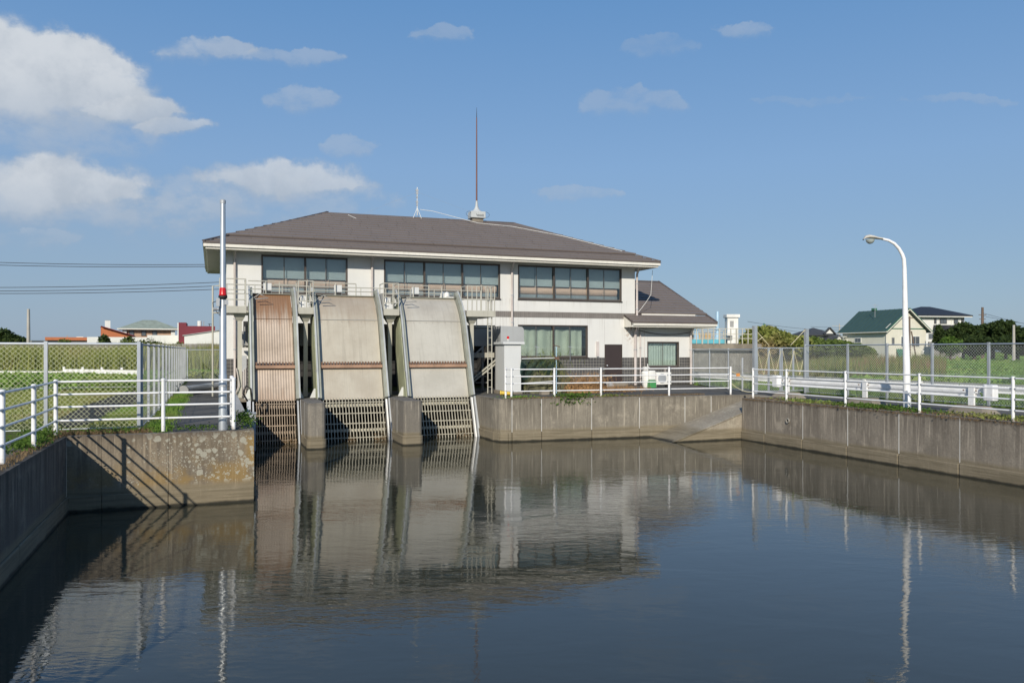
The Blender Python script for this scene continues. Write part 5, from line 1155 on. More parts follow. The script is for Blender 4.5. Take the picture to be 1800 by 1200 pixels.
# ================================================================== tank platform behind the annex
t = thing('tank_platform', 'stained concrete tank with a railed deck right of the annex roof', 'tank', (30, 47, 0))
D = 50.0; a0, a1 = at_d(1205, 612, D), at_d(1326, 612, D); zt2 = a0.z
n = Vector((CS, CC, 0)); cr2 = Vector((CC, -CS, 0)); wdt = (a1 - a0).length
T = Matrix.Translation((a0.x, a0.y, 0)) @ Matrix(((CC, CS, 0, 0), (-CS, CC, 0, 0), (0, 0, 1, 0), (0, 0, 0, 1)))
def tb(): b_ = MB(); b_.M = T; return b_
for k in range(5): b = tb(); b.box(wdt * k / 5 + .01, wdt * (k + 1) / 5 - .01, .3, 6, 0, zt2 - .02); obj('wall_panel', b, M['conc_pale'], t)
b = tb(); b.box(-.1, wdt + .45, 0, 6.2, zt2 - .01, zt2 + .28); obj('deck_slab', b, M['conc_block'], t)
b = tb(); b.box(-.1, wdt, -.05, -.005, zt2 - .13, zt2 - .02); obj('pipe_tray', b, M['machine'], t)
zd = zt2 + .28; hr = (604 - 577) / F_PX * D
for k in range(13):
    x = wdt * k / 12; b = tb(); w_ = .09 if k % 3 == 0 else .05; b.box(x - w_ / 2, x + w_ / 2, .1, .16, zd, zd + hr); obj('guard_post', b, M['cream_steel'], t)
    b = tb(); b.box(x - .03, x + .03, 5.9, 5.96, zd, zd + hr); obj('guard_post', b, M['cream_steel'], t)
for zz in (zd + .35, zd + .62, zd + hr):
    b = tb(); b.box(-.05, wdt + .05, .11, .15, zz - .03, zz + .01); obj('guard_rail', b, M['cream_steel'], t)
    b = tb(); b.box(-.05, wdt + .05, 5.9, 5.94, zz - .03, zz + .01); obj('guard_rail', b, M['cream_steel'], t)
for k in range(9): b = tb(); x = .9 + k * .24; b.box(x, x + .16, 5.6, 5.66, zd, zd + hr * .85); obj('screen_slat', b, M['ochre'], t)
xx = lambda px_: (px_ - 1205) / F_PX * D
t = thing('valve_manifold', 'cyan and pale blue valve manifold on the tank deck', 'valves', (30, 49, zd))
b = tb(); b.box(xx(1229), xx(1291), 2.0, 2.9, zd, zd + .30); obj('base', b, M['cyan_base'], t)
for px_, top in ((1239.5, 547), (1278.5, 547)):
    b = tb(); x = xx(px_); b.lathe((x, 2.4, zd + .3), [(.19, 0), (.17, .25), (.11, .55), (.10, .62), (.18, .64), (.18, .72), (.08, .78)], 14); obj('valve_body', b, M['blue_pipe'], t)
    b = tb(); h = 1.75 + (616 - top) / F_PX * (D + 2.2); b.lathe((x, 2.4, zd + 1.0), [(.11, 0), (.11, h - zd - 1.05), (.09, h - zd - 1.0)], 12); obj('indicator_column', b, M['blue_pipe'], t, smooth=True)
b = tb(); b.lathe((xx(1239), 2.4, 1.75 + (616 - 545) / F_PX * (D + 2.2)), [(.14, 0), (.14, .1)], 10); obj('column_cap', b, M['black'], t)
t = thing('gauge_house', 'little white gauge house with a flat cap on the tank deck', 'hut', (32, 49, zd))
x0, x1 = xx(1294), xx(1314); h0 = 1.75 + (616 - 558) / F_PX * (D + 2); h1 = 1.75 + (616 - 555) / F_PX * (D + 2)
b = tb(); b.box(x0, x1, 2, 2.7, zd, h0); obj('wall', b, M['machine_white'], t, bevel=.03)
b = tb(); b.box(x0 - .08, x1 + .08, 1.9, 2.8, h0 + .001, h1 + .1); obj('roof', b, M['machine_white'], t, bevel=.02)
b = tb(); b.box(x0 + .15, x0 + .40, 1.985, 1.999, h0 - .62, h0 - .22); obj('window', b, M['machine'], t)
b = tb(); b.box(xx(1289), xx(1300), 1.4, 1.9, zd + .55, zd + .85); obj('meter_box', b, M['machine_white'], t)

# ================================================================== far houses
def frame_at(px, D, deg):
    """local axes at the spot on the ground: x to the right of the view turned by deg, y away"""
    p = at_d(px, 616, D); a = math.atan2(-CS, CC) + R(deg); return Matrix.Translation((p.x, p.y, 0)) @ Matrix.Rotation(a, 4, 'Z')
class HB:
    def __init__(s, T, t): s.T = T; s.t = t
    def part(s, name, m, *boxes, parent=None, fix=True):
        b = MB(); b.M = s.T
        for bx in boxes: b.box(*bx)
        return obj(name, b, m, parent or s.t, fix=fix)
    def shape(s, name, m, vs_, fs, parent=None): b = MB(); b.M = s.T; b.add(vs_, fs); return obj(name, b, m, parent or s.t)
M['green_roof'] = mat('green_metal_roof', color=(0.042, 0.080, 0.066), rough=0.5, var=0.08)
M['green_trim'] = mat('green_trim', color=(0.05, 0.16, 0.10), rough=0.5)
M['black_roof'] = mat('black_slate_roof', color=(0.022, 0.024, 0.030), rough=0.6, var=0.1)
M['white_house'] = mat('white_siding', color=(0.68, 0.68, 0.64), rough=0.8, var=0.04)
M['old_roof'] = mat('old_tile_roof', color=(0.05, 0.052, 0.056), rough=0.7, var=0.2, nscale=2)
M['orange_wall'] = mat('orange_wall', color=(0.46, 0.155, 0.065), rough=0.8, var=0.06)
M['maroon'] = mat('maroon_wall', color=(0.16, 0.018, 0.03), rough=0.7, var=0.06)
M['verdigris'] = mat('verdigris_roof', color=(0.27, 0.31, 0.25), rough=0.6, var=0.2, nscale=1.2, dirt=0.6)
M['tan_wall'] = mat('tan_wall', color=(0.42, 0.27, 0.18), rough=0.8)
M['dark_glass'] = mat('dark_window', color=(0.10, 0.115, 0.13), rough=0.15, spec=0.7)

# green roofed house
D = 118; T_ = frame_at(1558, D, 17); t = thing('gabled_house', 'cream two storey house with a green gabled roof behind the street lamp', 'house', T_.translation)
h = HB(T_, t); W_, L_, EV, RG = 7.3, 9.4, 4.95, 8.05
h.part('wall', M['cream_wall'], (0, W_, 0, .2, 0, EV), (0, .2, .2, L_, 0, EV), (W_ - .2, W_, .2, L_, 0, EV), (.2, W_ - .2, L_ - .2, L_, 0, EV))
h.shape('gable_wall', M['cream_wall'], [(0, .02, EV + .12), (W_, .02, EV + .12), (W_ / 2, .02, RG - .1), (0, .2, EV + .12), (W_, .2, EV + .12), (W_ / 2, .2, RG - .1)], [(0, 1, 2), (5, 4, 3), (0, 1, 4, 3), (1, 2, 5, 4), (2, 0, 3, 5)])
h.part('belt_trim', M['green_trim'], (-.05, W_ + .05, -.05, .0, EV, EV + .14))
oh, ov = .55, .65; sl = (RG - EV) / (W_ / 2)
for s_, xa, xb in ((-1, -oh, W_ / 2), (1, W_ + oh, W_ / 2)):
    za = EV + .1 - oh * sl; h.shape('roof_slope', M['green_roof'], [(xa, -ov, za), (xb, -ov, RG), (xb, L_ + ov, RG), (xa, L_ + ov, za), (xa, -ov, za - .16), (xb, -ov, RG - .16), (xb, L_ + ov, RG - .16), (xa, L_ + ov, za - .16)], [(0, 1, 2, 3), (7, 6, 5, 4), (0, 1, 5, 4), (1, 2, 6, 5), (2, 3, 7, 6), (3, 0, 4, 7)])
    for k in range(12):
        y_ = -ov + .2 + k * (L_ + 2 * ov - .4) / 11; b = MB(); b.M = T_; b.bar((xa, y_, za + .02), (xb, y_, RG + .02), .05, .05); obj('roof_seam', b, M['green_roof'], t)
    b = MB(); b.M = T_; b.bar((xa, -ov - .03, za - .10), (xb, -ov - .03, RG - .10), .06, .22); obj('barge_board', b, M['cream_wall'] if s_ < 0 else M['cream_wall'], t)
    b = MB(); b.M = T_; b.bar((xa, -ov - .06, za + .01), (xb, -ov - .06, RG + .01), .05, .10); obj('verge_trim', b, M['green_trim'], t)
h.part('gutter', M['gutter'], (-oh - .08, -oh + .04, -ov, L_ + ov, EV - .52, EV - .40))
h.part('chimney', M['green_trim'], (W_ / 2 - .2, W_ / 2 + .2, L_ - 3.2, L_ - 2.4, RG, RG + .35))
def hwin(h, x0, x1, z0, z1, y=-.04, side=False, frame='white_house'):
    if side: f_ = h.part('window', M[frame], (-.05, .0, x0, x1, z0, z1)); h.part('pane', M['dark_glass'], (-.07, -.051, x0 + .1, (x0 + x1) / 2 - .03, z0 + .1, z1 - .1), (-.07, -.051, (x0 + x1) / 2 + .03, x1 - .1, z0 + .1, z1 - .1), parent=f_)
    else: f_ = h.part('window', M[frame], (x0, x1, -.06, .0, z0, z1)); h.part('pane', M['dark_glass'], (x0 + .1, (x0 + x1) / 2 - .03, -.08, -.061, z0 + .1, z1 - .1), ((x0 + x1) / 2 + .03, x1 - .1, -.08, -.061, z0 + .1, z1 - .1), parent=f_)
hwin(h, .95, 1.45, 2.6, 3.7, frame='machine'); hwin(h, 2.6, 3.5, 2.3, 3.9); hwin(h, 4.5, 6.1, 2.3, 3.95); hwin(h, 4.9, 6.3, -.0 + .1, 1.0, frame='machine'); hwin(h, 3.45, 4.0, 6.3, 6.9)
hwin(h, 5.2, 6.6, 2.95, 3.75, side=True)
h.part('balcony', M['white_house'], (-.9, 0, 8.2, 9.4, 2.4, 3.4), (-.9, 0, 8.2, 9.4, 3.9, 4.0), (-.9, -.85, 8.2, 8.25, 3.4, 3.9))
h.shape('porch_roof', M['green_trim'], [(1.2, -1.2, .9), (3.0, -1.2, .9), (3.0, 0, 2.0), (1.8, 0, 2.0), (1.2, -1.2, .8), (3.0, -1.2, .8), (3.0, 0, 1.9), (1.8, 0, 1.9)], [(0, 1, 2, 3), (7, 6, 5, 4), (0, 1, 5, 4), (1, 2, 6, 5), (2, 3, 7, 6), (3, 0, 4, 7)])
h.part('side_wing', M['cream_wall'], (W_ + .01, W_ + 1.2, .3, 5, 0, 2.35))
h.part('downpipe', M['gutter'], (-.14, -.06, -.12, -.02, .1, EV - .5))
h.part('air_conditioner', M['white_house'], (6.3, 7.0, -.45, -.1, 1.2, 1.8))
b = MB(); b.M = T_; b.tube([(1.5, 4, RG - 1.2), (1.5, 4, RG + .9)], .03, 5); b.tube([(1.0, 4, RG + .7), (2.1, 4, RG + .7)], .02, 4); b.tube([(1.1, 4, RG + .5), (2.0, 4, RG + .5)], .02, 4); obj('aerial', b, M['galv_dull'], t)
# black roofed house
def hip(h, name, m, x0, x1, y0, y1, z0, z1, th=.18, par=None):
    k = (y1 - y0) / 2; ym = (y0 + y1) / 2; k = min(k, (x1 - x0) / 2 - .05)
    v_ = [(x0, y0, z0), (x1, y0, z0), (x1, y1, z0), (x0, y1, z0), (x0 + k, ym, z1), (x1 - k, ym, z1), (x0, y0, z0 - th), (x1, y0, z0 - th), (x1, y1, z0 - th), (x0, y1, z0 - th)]
    return h.shape(name, m, v_, [(0, 1, 5, 4), (1, 2, 5), (2, 3, 4, 5), (3, 0, 4), (0, 1, 7, 6), (1, 2, 8, 7), (2, 3, 9, 8), (3, 0, 6, 9), (9, 8, 7, 6)], parent=par)
D = 146; T_ = frame_at(1616, D, 12); t = thing('hip_roofed_house', 'white two storey house with a black hipped roof behind the green roofed one', 'house', T_.translation)
h = HB(T_, t); z_ = lambda py_: 1.75 + (616 - py_) / F_PX * (D + 1)
h.part('wall', M['white_house'], (0, 9.6, 0, 8, 0, z_(556)))
hip(h, 'roof', M['black_roof'], -1.4, 10.6, -1, 9, z_(554), z_(537))
h.part('fascia', M['white_house'], (-1.3, 10.5, -.95, -.85, z_(557.5), z_(555)), (-1.3, -1.2, -.85, 8.9, z_(557.5), z_(555)))
h.shape('porch_roof', M['black_roof'], [(2.2, -1.3, z_(578)), (9.9, -1.3, z_(578)), (9.9, 0, z_(571)), (3.0, 0, z_(571)), (2.2, -1.3, z_(579.5)), (9.9, -1.3, z_(579.5)), (9.9, 0, z_(573)), (3.0, 0, z_(573))], [(0, 1, 2, 3), (7, 6, 5, 4), (0, 1, 5, 4), (1, 2, 6, 5), (2, 3, 7, 6), (3, 0, 4, 7)])
for x0, x1 in ((3.1, 3.6), (4.3, 5.8), (7.3, 8.2)): hwin(h, x0, x1, z_(569), z_(560), frame='bronze')
hwin(h, 8.9, 9.5, z_(569), z_(560), frame='bronze'); hwin(h, 4.5, 7.0, z_(602), z_(594), frame='machine'); hwin(h, 1.9, 3.0, z_(596), z_(586), frame='machine')
h.part('downpipe', M['gutter'], (6.7, 6.78, -.12, -.04, 0, z_(557)))
h.part('veranda_rail', M['white_house'], (3.0, 9.4, -1.1, -1.05, z_(571), z_(570.2)), (3.0, 3.06, -1.1, -1.05, z_(576), z_(571)), (9.3, 9.36, -1.1, -1.05, z_(576), z_(571)))
h.part('belt_course', M['gutter'], (0, 9.6, -.05, -.001, z_(584.6), z_(583.8)))
h.part('garden_wall', M['conc_pale'], (-.5, 6.2, -3.0, -2.8, 0, z_(601)))
# traditional house
D = 165; T_ = frame_at(1428, D, 14); t = thing('tiled_farmhouse', 'low dark tiled farmhouse with small white gables beyond the thicket', 'house', T_.translation)
h = HB(T_, t); z_ = lambda py_: 1.75 + (616 - py_) / F_PX * D
h.part('wall', M['white_house'], (.5, 5.2, 1, 6, 0, z_(590)), (2.0, 7.2, -1.5, 1, 0, z_(600)))
hip(h, 'roof', M['old_roof'], -1.0, 6.2, 0, 7, z_(588), z_(575)); hip(h, 'lower_roof', M['old_roof'], 1.4, 8.2, -2.8, 2, z_(601), z_(590))
for x0, x1, y_, z0, z1 in ((3.0, 5.0, .0, 586, 578), (3.3, 5.6, -2.5, 598, 592)):
    h.shape('gable_wall', M['white_house'], [(x0, y_, z_(z0)), (x1, y_, z_(z0)), ((x0 + x1) / 2, y_, z_(z1)), (x0, y_ + .3, z_(z0)), (x1, y_ + .3, z_(z0)), ((x0 + x1) / 2, y_ + .3, z_(z1))], [(0, 1, 2), (5, 4, 3), (0, 1, 4, 3), (1, 2, 5, 4), (2, 0, 3, 5)])
    for xa in (x0 - .4, x1 + .4): b = MB(); b.M = T_; b.bar((xa, y_ - .1, z_(z0) - .1), ((x0 + x1) / 2, y_ - .1, z_(z1) + .3), .5, .22); obj('gable_rake', b, M['old_roof'], t)
D = 190; T_ = frame_at(1470, D, 0); t = thing('low_shed', 'low grey roofed shed left of the green roofed house', 'shed', T_.translation); h = HB(T_, t)
h.part('wall', M['machine'], (0, 5, 0, 5, 0, 2.6)); h.part('roof', M['galv_dull'], (-.2, 5.2, -.3, 5.3, 2.61, 3.5))

# left skyline
def front(px0, px1, D): return frame_at(px0, D, -math.degrees(math.atan((px0 - 900) / F_PX)) * .9), (px1 - px0) / F_PX * D * 1.22
D = 150; z_ = lambda py_: 1.75 + (616 - py_) / F_PX * D; pxm = lambda p0, p: (p - p0) / F_PX * D * 1.22
T_, w_ = front(52, 192, D); t = thing('orange_building', 'low orange walled building with a sloping roof and a white chimney', 'building', T_.translation); h = HB(T_, t)
h.part('low_wall', M['machine'], (0, w_ * .75, 1, 9, 0, z_(598))); h.part('window_band', M['dark_glass'], (pxm(52, 54), pxm(52, 98), .9, .99, z_(603), z_(598)))
h.part('roof', M['orange_wall'], (pxm(52, 71), pxm(52, 144), .5, 10, z_(597.5), z_(592)))
h.part('tan_wall', M['tan_wall'], (pxm(52, 132), pxm(52, 153), -.2, .4, 0, z_(592.5)))
q = [(pxm(52, 144), z_(592)), (pxm(52, 188), z_(592)), (pxm(52, 188), z_(589.5)), (pxm(52, 144), z_(572))]
b = MB(); b.M = T_; b.prism(q, .6, 9, 'y'); obj('orange_wall', b, M['orange_wall'], t)
b = MB(); b.M = T_; b.bar((pxm(52, 143.5), 4.5, z_(571.5)), (pxm(52, 189), 4.5, z_(589)), 9.4, .14); obj('sloping_roof', b, M['maroon'], t)
h.part('chimney', M['white_house'], (pxm(52, 149), pxm(52, 156.5), 3, 3.8, z_(577), z_(560.5))); h.part('chimney_cap', M['machine'], (pxm(52, 149.5), pxm(52, 156), 3.05, 3.75, z_(560.4), z_(559.6)))
h.part('vent_block', M['white_house'], (pxm(52, 188), pxm(52, 196), 2, 3.5, z_(595), z_(582)))
h.part('rooftop_vent', M['machine'], (pxm(52, 98), pxm(52, 100), 3, 3.3, z_(592), z_(588.5)))
h.part('skylight', M['white_house'], (pxm(52, 111), pxm(52, 120), 3, 4, z_(592), z_(590.5)))
T_, w_ = front(153, 324, D); t = thing('white_boundary_wall', 'long white wall with a rounded end below the green roofed pavilion', 'wall', T_.translation); h = HB(T_, t)
h.part('straight_wall', M['white_house'], (0, pxm(153, 240), 0, .3, 0, z_(592)), (pxm(153, 232), pxm(153, 300), 0, .3, 0, z_(588)))
b = MB(); b.M = T_; cx_ = pxm(153, 300); r_ = pxm(0, 20); pts = [(cx_ + r_ * math.sin(a), r_ - r_ * math.cos(a)) for a in np.linspace(0, 2.6, 14)]; pts += [(x * 1 - .0, y + .25) for x, y in pts[::-1]]
b.prism(pts, 0, z_(588.5)); obj('rounded_wall', b, M['white_house'], t, smooth=False)
T_, w_ = front(212, 286, D + 8); t = thing('pavilion', 'square pavilion under a weathered green pyramid roof', 'building', T_.translation); h = HB(T_, t)
z_ = lambda py_: 1.75 + (616 - py_) / F_PX * (D + 8)
h.part('wall', M['tan_wall'], (.6, w_ - .8, .6, 7, 0, z_(579)))
for x in (.3, w_ - 1.0): h.part('column', M['white_house'], (x, x + .75, .2, .95, 0, z_(579)))
for x in (1.5, 3.7, 5.7): f_ = h.part('window', M['bronze'], (x, x + .9, .5, .59, z_(590), z_(580.5))); h.part('pane', M['dark_glass'], (x + .12, x + .78, .47, .499, z_(589), z_(581.5)), parent=f_)
hip(h, 'roof', M['verdigris'], -.6, w_ + .6, -.6, 8.4, z_(577), z_(560.5), .15)
h.part('eave_board', M['gutter'], (-.62, w_ + .62, -.64, -.61, z_(578.8), z_(577)))
z_ = lambda py_: 1.75 + (616 - py_) / F_PX * D
T_, w_ = front(312, 372, D + 2); t = thing('maroon_building', 'maroon walled building with a white water tank on its roof', 'building', T_.translation); h = HB(T_, t)
px2 = lambda p: pxm(312, p)
b = MB(); b.M = T_; b.prism([(px2(313.5), 0), (px2(363.5), 0), (px2(363.5), z_(572)), (px2(324), z_(572)), (px2(324), z_(566)), (px2(313.5), z_(566))], 0, 8, 'y'); obj('wall', b, M['maroon'], t)
h.part('white_end', M['white_house'], (px2(312), px2(313.4), 0, 8, 0, z_(566.5)))
b = MB(); b.M = T_; b.lathe((px2(341.5), 4, z_(572)), [(.40, 0), (.42, 1.1), (.3, 1.15)], 12); obj('water_tank', b, M['white_house'], t)
h.part('tank_ladder', M['machine'], (px2(347), px2(348), 3.9, 4, z_(572), z_(562)))
for x in (355, 358.5): h.part('aerial', M['black'], (px2(x), px2(x) + .12, 3, 3.1, z_(572), z_(566.5)), (px2(x) - .2, px2(x) + .3, 3, 3.1, z_(567.6), z_(566.8)))
T_, w_ = front(324, 420, D - 6); t = thing('white_hall', 'pale hall with a single sloping dark edged roof behind the beacon pole', 'building', T_.translation); h = HB(T_, t)
z3 = lambda py_: 1.75 + (616 - py_) / F_PX * (D - 6); k3 = (D - 6) / F_PX
b = MB(); b.M = T_; b.prism([(0, 0), (w_, 0), (w_, z3(571)), (0, z3(590))], 0, 14, 'y'); obj('wall', b, M['white_house'], t)
b = MB(); b.M = T_; b.bar((-.3, 7, z3(589.6)), (w_ + .2, 7, z3(570)), 14.4, .16); obj('roof', b, M['machine'], t)
t = thing('concrete_boundary_wall', 'long grey concrete wall behind the tall reeds of the left field', 'wall', (-30, 80, 0))
p, q = at_d(-320, 604, 88), at_d(560, 604, 84); n = 34
for k in range(n):
    a, c_ = p.lerp(q, k / n), p.lerp(q, (k + 1) / n); e = (c_ - a).normalized() * .02; b = MB(); b.seg((a.x, a.y), ((c_ - e).x, (c_ - e).y), .2, 0, 2.45 + .02 * (k % 3)); obj('wall_panel', b, M['conc_block'] if k < 13 else M['conc_pale'], t)

# ================================================================== poles and wires
def upole(px, top, D, r, label, m='machine', arms=()):
    p = at_d(px, top, D); t = thing('utility_pole', label, 'utility pole', (p.x, p.y, 0))
    b = MB(); b.tube([(p.x, p.y, 0), (p.x, p.y, p.z)], [r, r * .65], 10); obj('shaft', b, M[m], t, smooth=True)
    for dz, w_ in arms:
        b = MB(); a = Vector((CC, -CS, 0)) * w_ / 2; c_ = Vector((p.x, p.y, p.z - dz)); b.bar(c_ - a, c_ + a, .1, .1); obj('crossarm', b, M[m], t)
    return p
M['wood_pole'] = mat('wood_pole', color=(0.14, 0.10, 0.075), rough=0.9); M['conc_pole'] = mat('concrete_pole', color=(0.40, 0.38, 0.34), rough=0.8)
upole(50, 543, 95, .24, 'bare concrete pole standing over the left field near the tree', 'conc_pole')
P1 = upole(1727, 540, 128, .28, 'brown utility pole between the black roofed house and the tall hedge', 'wood_pole', ((1.2, 1.2), (1.9, 1.0)))
upole(1782, 571, 95, .20, 'pale concrete pole in front of the tall hedge on the right', 'conc_pole')
P2 = upole(1475.5, 569, 230, .24, 'distant utility pole with two crossarms beyond the farmhouse', 'conc_pole', ((.6, 4.2), (1.8, 2.6), (3.4, 1.8)))
upole(1343, 568, 170, .22, 'short distant pole poking above the thicket', 'green_trim')
upole(1599, 556, 100, .14, 'thin dark pole with a meter box in front of the gabled house', 'wood_pole', ((.2, .9),))
b = MB(); a, c_ = at_d(1602, 582, 101), at_d(1611, 632, 101); b.tube([a, c_], .09, 6); solo('pole_stay', b, M['wood_pole'], 'slanting wooden stay leaning beside the thin dark pole', 'stay')
for k, (y0, y1) in enumerate(((453, 459), (458.5, 462), (496.5, 496.5), (502.5, 503), (506, 509.5))):
    lab = ('topmost dark power cable crossing the sky left of the station', 'second dark power cable hanging just under the topmost one', 'upper one of the lower three power cables on the left', 'middle one of the lower three power cables on the left', 'lowest dark power cable crossing the sky on the left')[k]
    a, c_ = at_d(-260, y0 - (3 if k < 2 else -6), 78), at_d(560, y1 + (2 if k < 2 else -10), 78)
    o = cable('power_cable', [a, c_], .030, M['cable_black'], lab, 'power cable', sag=.5 if k < 2 else .5, n=20); o['group'] = 'power cables left of the station'
for k, (a, c_) in enumerate(((at_d(1727, 550, 128), at_d(2000, 605, 100)), (at_d(1727, 555, 128), at_d(2000, 590, 100)), (at_d(1727, 566, 128), at_d(2000, 575, 100)))):
    o = cable('overhead_wire', [a, c_], .025, M['cable_black'], ('uppermost wire falling to the right from the brown utility pole', 'second wire running right from the brown utility pole', 'lowest wire running right from the brown utility pole')[k], 'wire', sag=.4); o['group'] = 'wires of the brown utility pole'
for k, (a, c_) in enumerate(((at_d(1314, 565, 170), at_d(1475, 580, 230)), (at_d(1343, 570, 170), at_d(1420, 583, 230)), (at_d(1425, 574, 200), at_d(1560, 571, 260)), (at_d(1425, 582, 200), at_d(1560, 583, 260)))):
    o = cable('overhead_wire', [a, c_], .035, M['cable_black'], ('thin wire from the gauge house to the distant pole', 'thin wire over the green thicket', 'upper thin wire beside the distant two armed pole', 'lower thin wire beside the distant two armed pole')[k], 'wire', sag=.5); o['group'] = 'thin wires over the thicket'

# ================================================================== trees and hedges
def bush(name, px0, px1, top, D, n, size, m, label, cat, lobes=8, group=None, bot=616, thick=None, trunk=True):
    p = at_d((px0 + px1) / 2, top, D); rx = (px1 - px0) / 2 / F_PX * D; zb = max(0, at_d(0, bot, D).z); rz = (p.z - zb) / 2 if bot < 616 else p.z * .6
    return shrub(name, (p.x, p.y, p.z - rz * .72), (rx, thick or rx * .8, rz), n, size, M[m], label, cat, group, trunk, lobes)
bush('broadleaf_tree', -60, 46, 577, 110, 9000, .26, 'leaf_tree', 'round dark green tree at the edge of the left field', 'tree', lobes=14)
bush('shrub', 168, 196, 584, 140, 900, .3, 'leaf_tree', 'small dark bush between the white vent block and the pavilion', 'shrub', trunk=False)
for k, (x0, x1, tp, m_, lb) in enumerate(((98, 134, 592, 'leaf_hedge', 'light green sapling clump in front of the orange building'), (170, 192, 593, 'leaf_hedge', 'thin climber on the white wall near the orange gable'), (205, 248, 590, 'leaf_hedge', 'loose reddish green bush below the pavilion'), (235, 292, 588, 'leaf_tree', 'trimmed dark bush in front of the white boundary wall'), (300, 336, 600, 'leaf_hedge', 'low bush at the foot of the rounded wall'), (350, 372, 600, 'leaf_hedge', 'small bush before the pale hall'))):
    bush('shrub', x0, x1, tp, 92, 1300, .14, m_, lb, 'shrub', lobes=7, group='bushes over the concrete wall', thick=1.0)
for k, (x0, x1, tp, D, lb) in enumerate(((1655, 1730, 567, 112, 'dark spreading tree right of the black roofed house'), (1700, 1790, 559, 116, 'broad dark crown behind the brown utility pole'), (1735, 1800, 558, 112, 'tallest tree of the dark hedge with a pointed top'), (1768, 1860, 572, 104, 'dark tree at the edge of the view behind the pale pole'), (1640, 1700, 590, 106, 'low bright green shrubbery below the dark spreading tree'), (1640, 1665, 568, 116, 'small pine between the two big houses'), (1675, 1750, 588, 108, 'low dark bushes filling the foot of the hedge by the brown pole'), (1735, 1840, 586, 106, 'low dark bushes behind the pale concrete pole'))):
    bush('hedge_tree', x0, x1, tp, D, 6500 if k < 4 or k > 5 else 1800, .24, 'leaf_tree' if k != 4 else 'leaf_weed', lb, 'tree', lobes=14, group='trees right of the houses')
for k, (x0, x1, tp, D, m_, lb) in enumerate(((1300, 1385, 573, 62, 'leaf_reed', 'tall yellow green reed bank next to the tank deck'), (1345, 1425, 578, 64, 'leaf_reed', 'reed bank sloping down behind the double gate'), (1385, 1460, 587, 66, 'leaf_hedge', 'mid green bush behind the right tall gate post'), (1430, 1495, 595, 70, 'leaf_hedge', 'lower bush in front of the farmhouse'), (1470, 1520, 602, 74, 'leaf_hedge', 'lowest bush of the thicket near the green roofed house'))):
    bush('thicket_bush', x0, x1, tp, D, 9000, .15 if k > 1 else .17, m_, lb, 'bush', lobes=12, group='bushes of the thicket behind the gate', thick=3.0, trunk=False)

# ================================================================== grass, reeds and weeds
def band(px0, px1, D0, D1, n, z=0.0):
    """n spots on the ground between two distances within a fan of bearings"""
    D_ = np.sqrt(rs.uniform(D0 ** 2, D1 ** 2, n)); t_ = (rs.uniform(px0, px1, n) - 900) / F_PX
    return np.stack([D_ * (t_ * CC + CS), D_ * (CC - t_ * CS), np.full(n, z)], 1)
def clumpy(P, h, k):
    x, y = P[:, 0], P[:, 1]; q = np.sin(x * .9 + 1.3 * np.sin(y * .31)) + np.sin(y * .7 + x * .35) * .8 + np.sin(x * 2.3 - y * 1.1) * .5
    return h * (1 + k * q / 2.3)
P = band(-160, 330, 19, 46, 60000, -.03); P = P[(P[:, 0] < -1.7) & (P[:, 1] > 19.7)]
def outside(P, poly):
    c = np.zeros(len(P), bool); n = len(poly)
    for i in range(n):
        x0, y0, x1, y1 = poly[i].x, poly[i].y, poly[(i + 1) % n].x, poly[(i + 1) % n].y
        hit = ((y0 > P[:, 1]) != (y1 > P[:, 1])) & (P[:, 0] < (x1 - x0) * (P[:, 1] - y0) / ((y1 - y0) or 1e-9) + x0); c ^= hit
    return ~c
P = P[outside(P, DITCH)]
stuff('mown_grass', blades(P, .11, .03, .8), 3, M['grass_pale'])
P = band(-200, 420, 34, 52, 52000, -.03); P = P[(P[:, 0] < -1.7) | (P[:, 1] > 52)]; P2 = band(330, 440, 50, 62, 9000); P = np.concatenate([P, P2])
stuff('field_weeds', leaf_quads(P + np.stack([np.zeros(len(P)), np.zeros(len(P)), rs.rand(len(P)) * .5], 1), .11), 4, M['grass_green'])
P = band(-220, 460, 52, 82, 60000, -.03); stuff('tall_reeds', blades(P, clumpy(P, 1.75, .3), .10, .28), 3, M['leaf_reed'])
P = band(-160, 260, 19.6, 24, 26000, -.03); P = P[(P[:, 0] < -1.7) & (P[:, 1] > 19.65) & (rs.rand(len(P)) < .8) & ((P[:, 1] < 20.4) | (P[:, 0] > -2.6))]; P = P[outside(P, DITCH)]
stuff('fence_foot_grass', blades(P, .16, .02, .9), 3, M['grass_green'])
P = np.stack([rs.normal(-1.15, .13, 6000), rs.uniform(18.7, 34, 6000), np.full(6000, -.03)], 1); P = P[(P[:, 0] > -1.45) & (np.sin(P[:, 1] * 1.7) + rs.rand(len(P)) > -.2)]
stuff('path_edge_grass', blades(P, .13, .022, .9), 3, M['grass_green'])
P = np.stack([np.full(2600, 18.41), rs.uniform(9, 24.6, 2600), np.full(2600, -.01)], 1); V = blades(P, .11, .014, 1.2).reshape(-1, 3, 3); V[:, 2, 2] = -rs.rand(2600) * .10; V[:, 2, 0] = 18.38 - rs.rand(2600) * .06
stuff('overhanging_dry_grass', V.reshape(-1, 3), 3, M['reed_dry'])
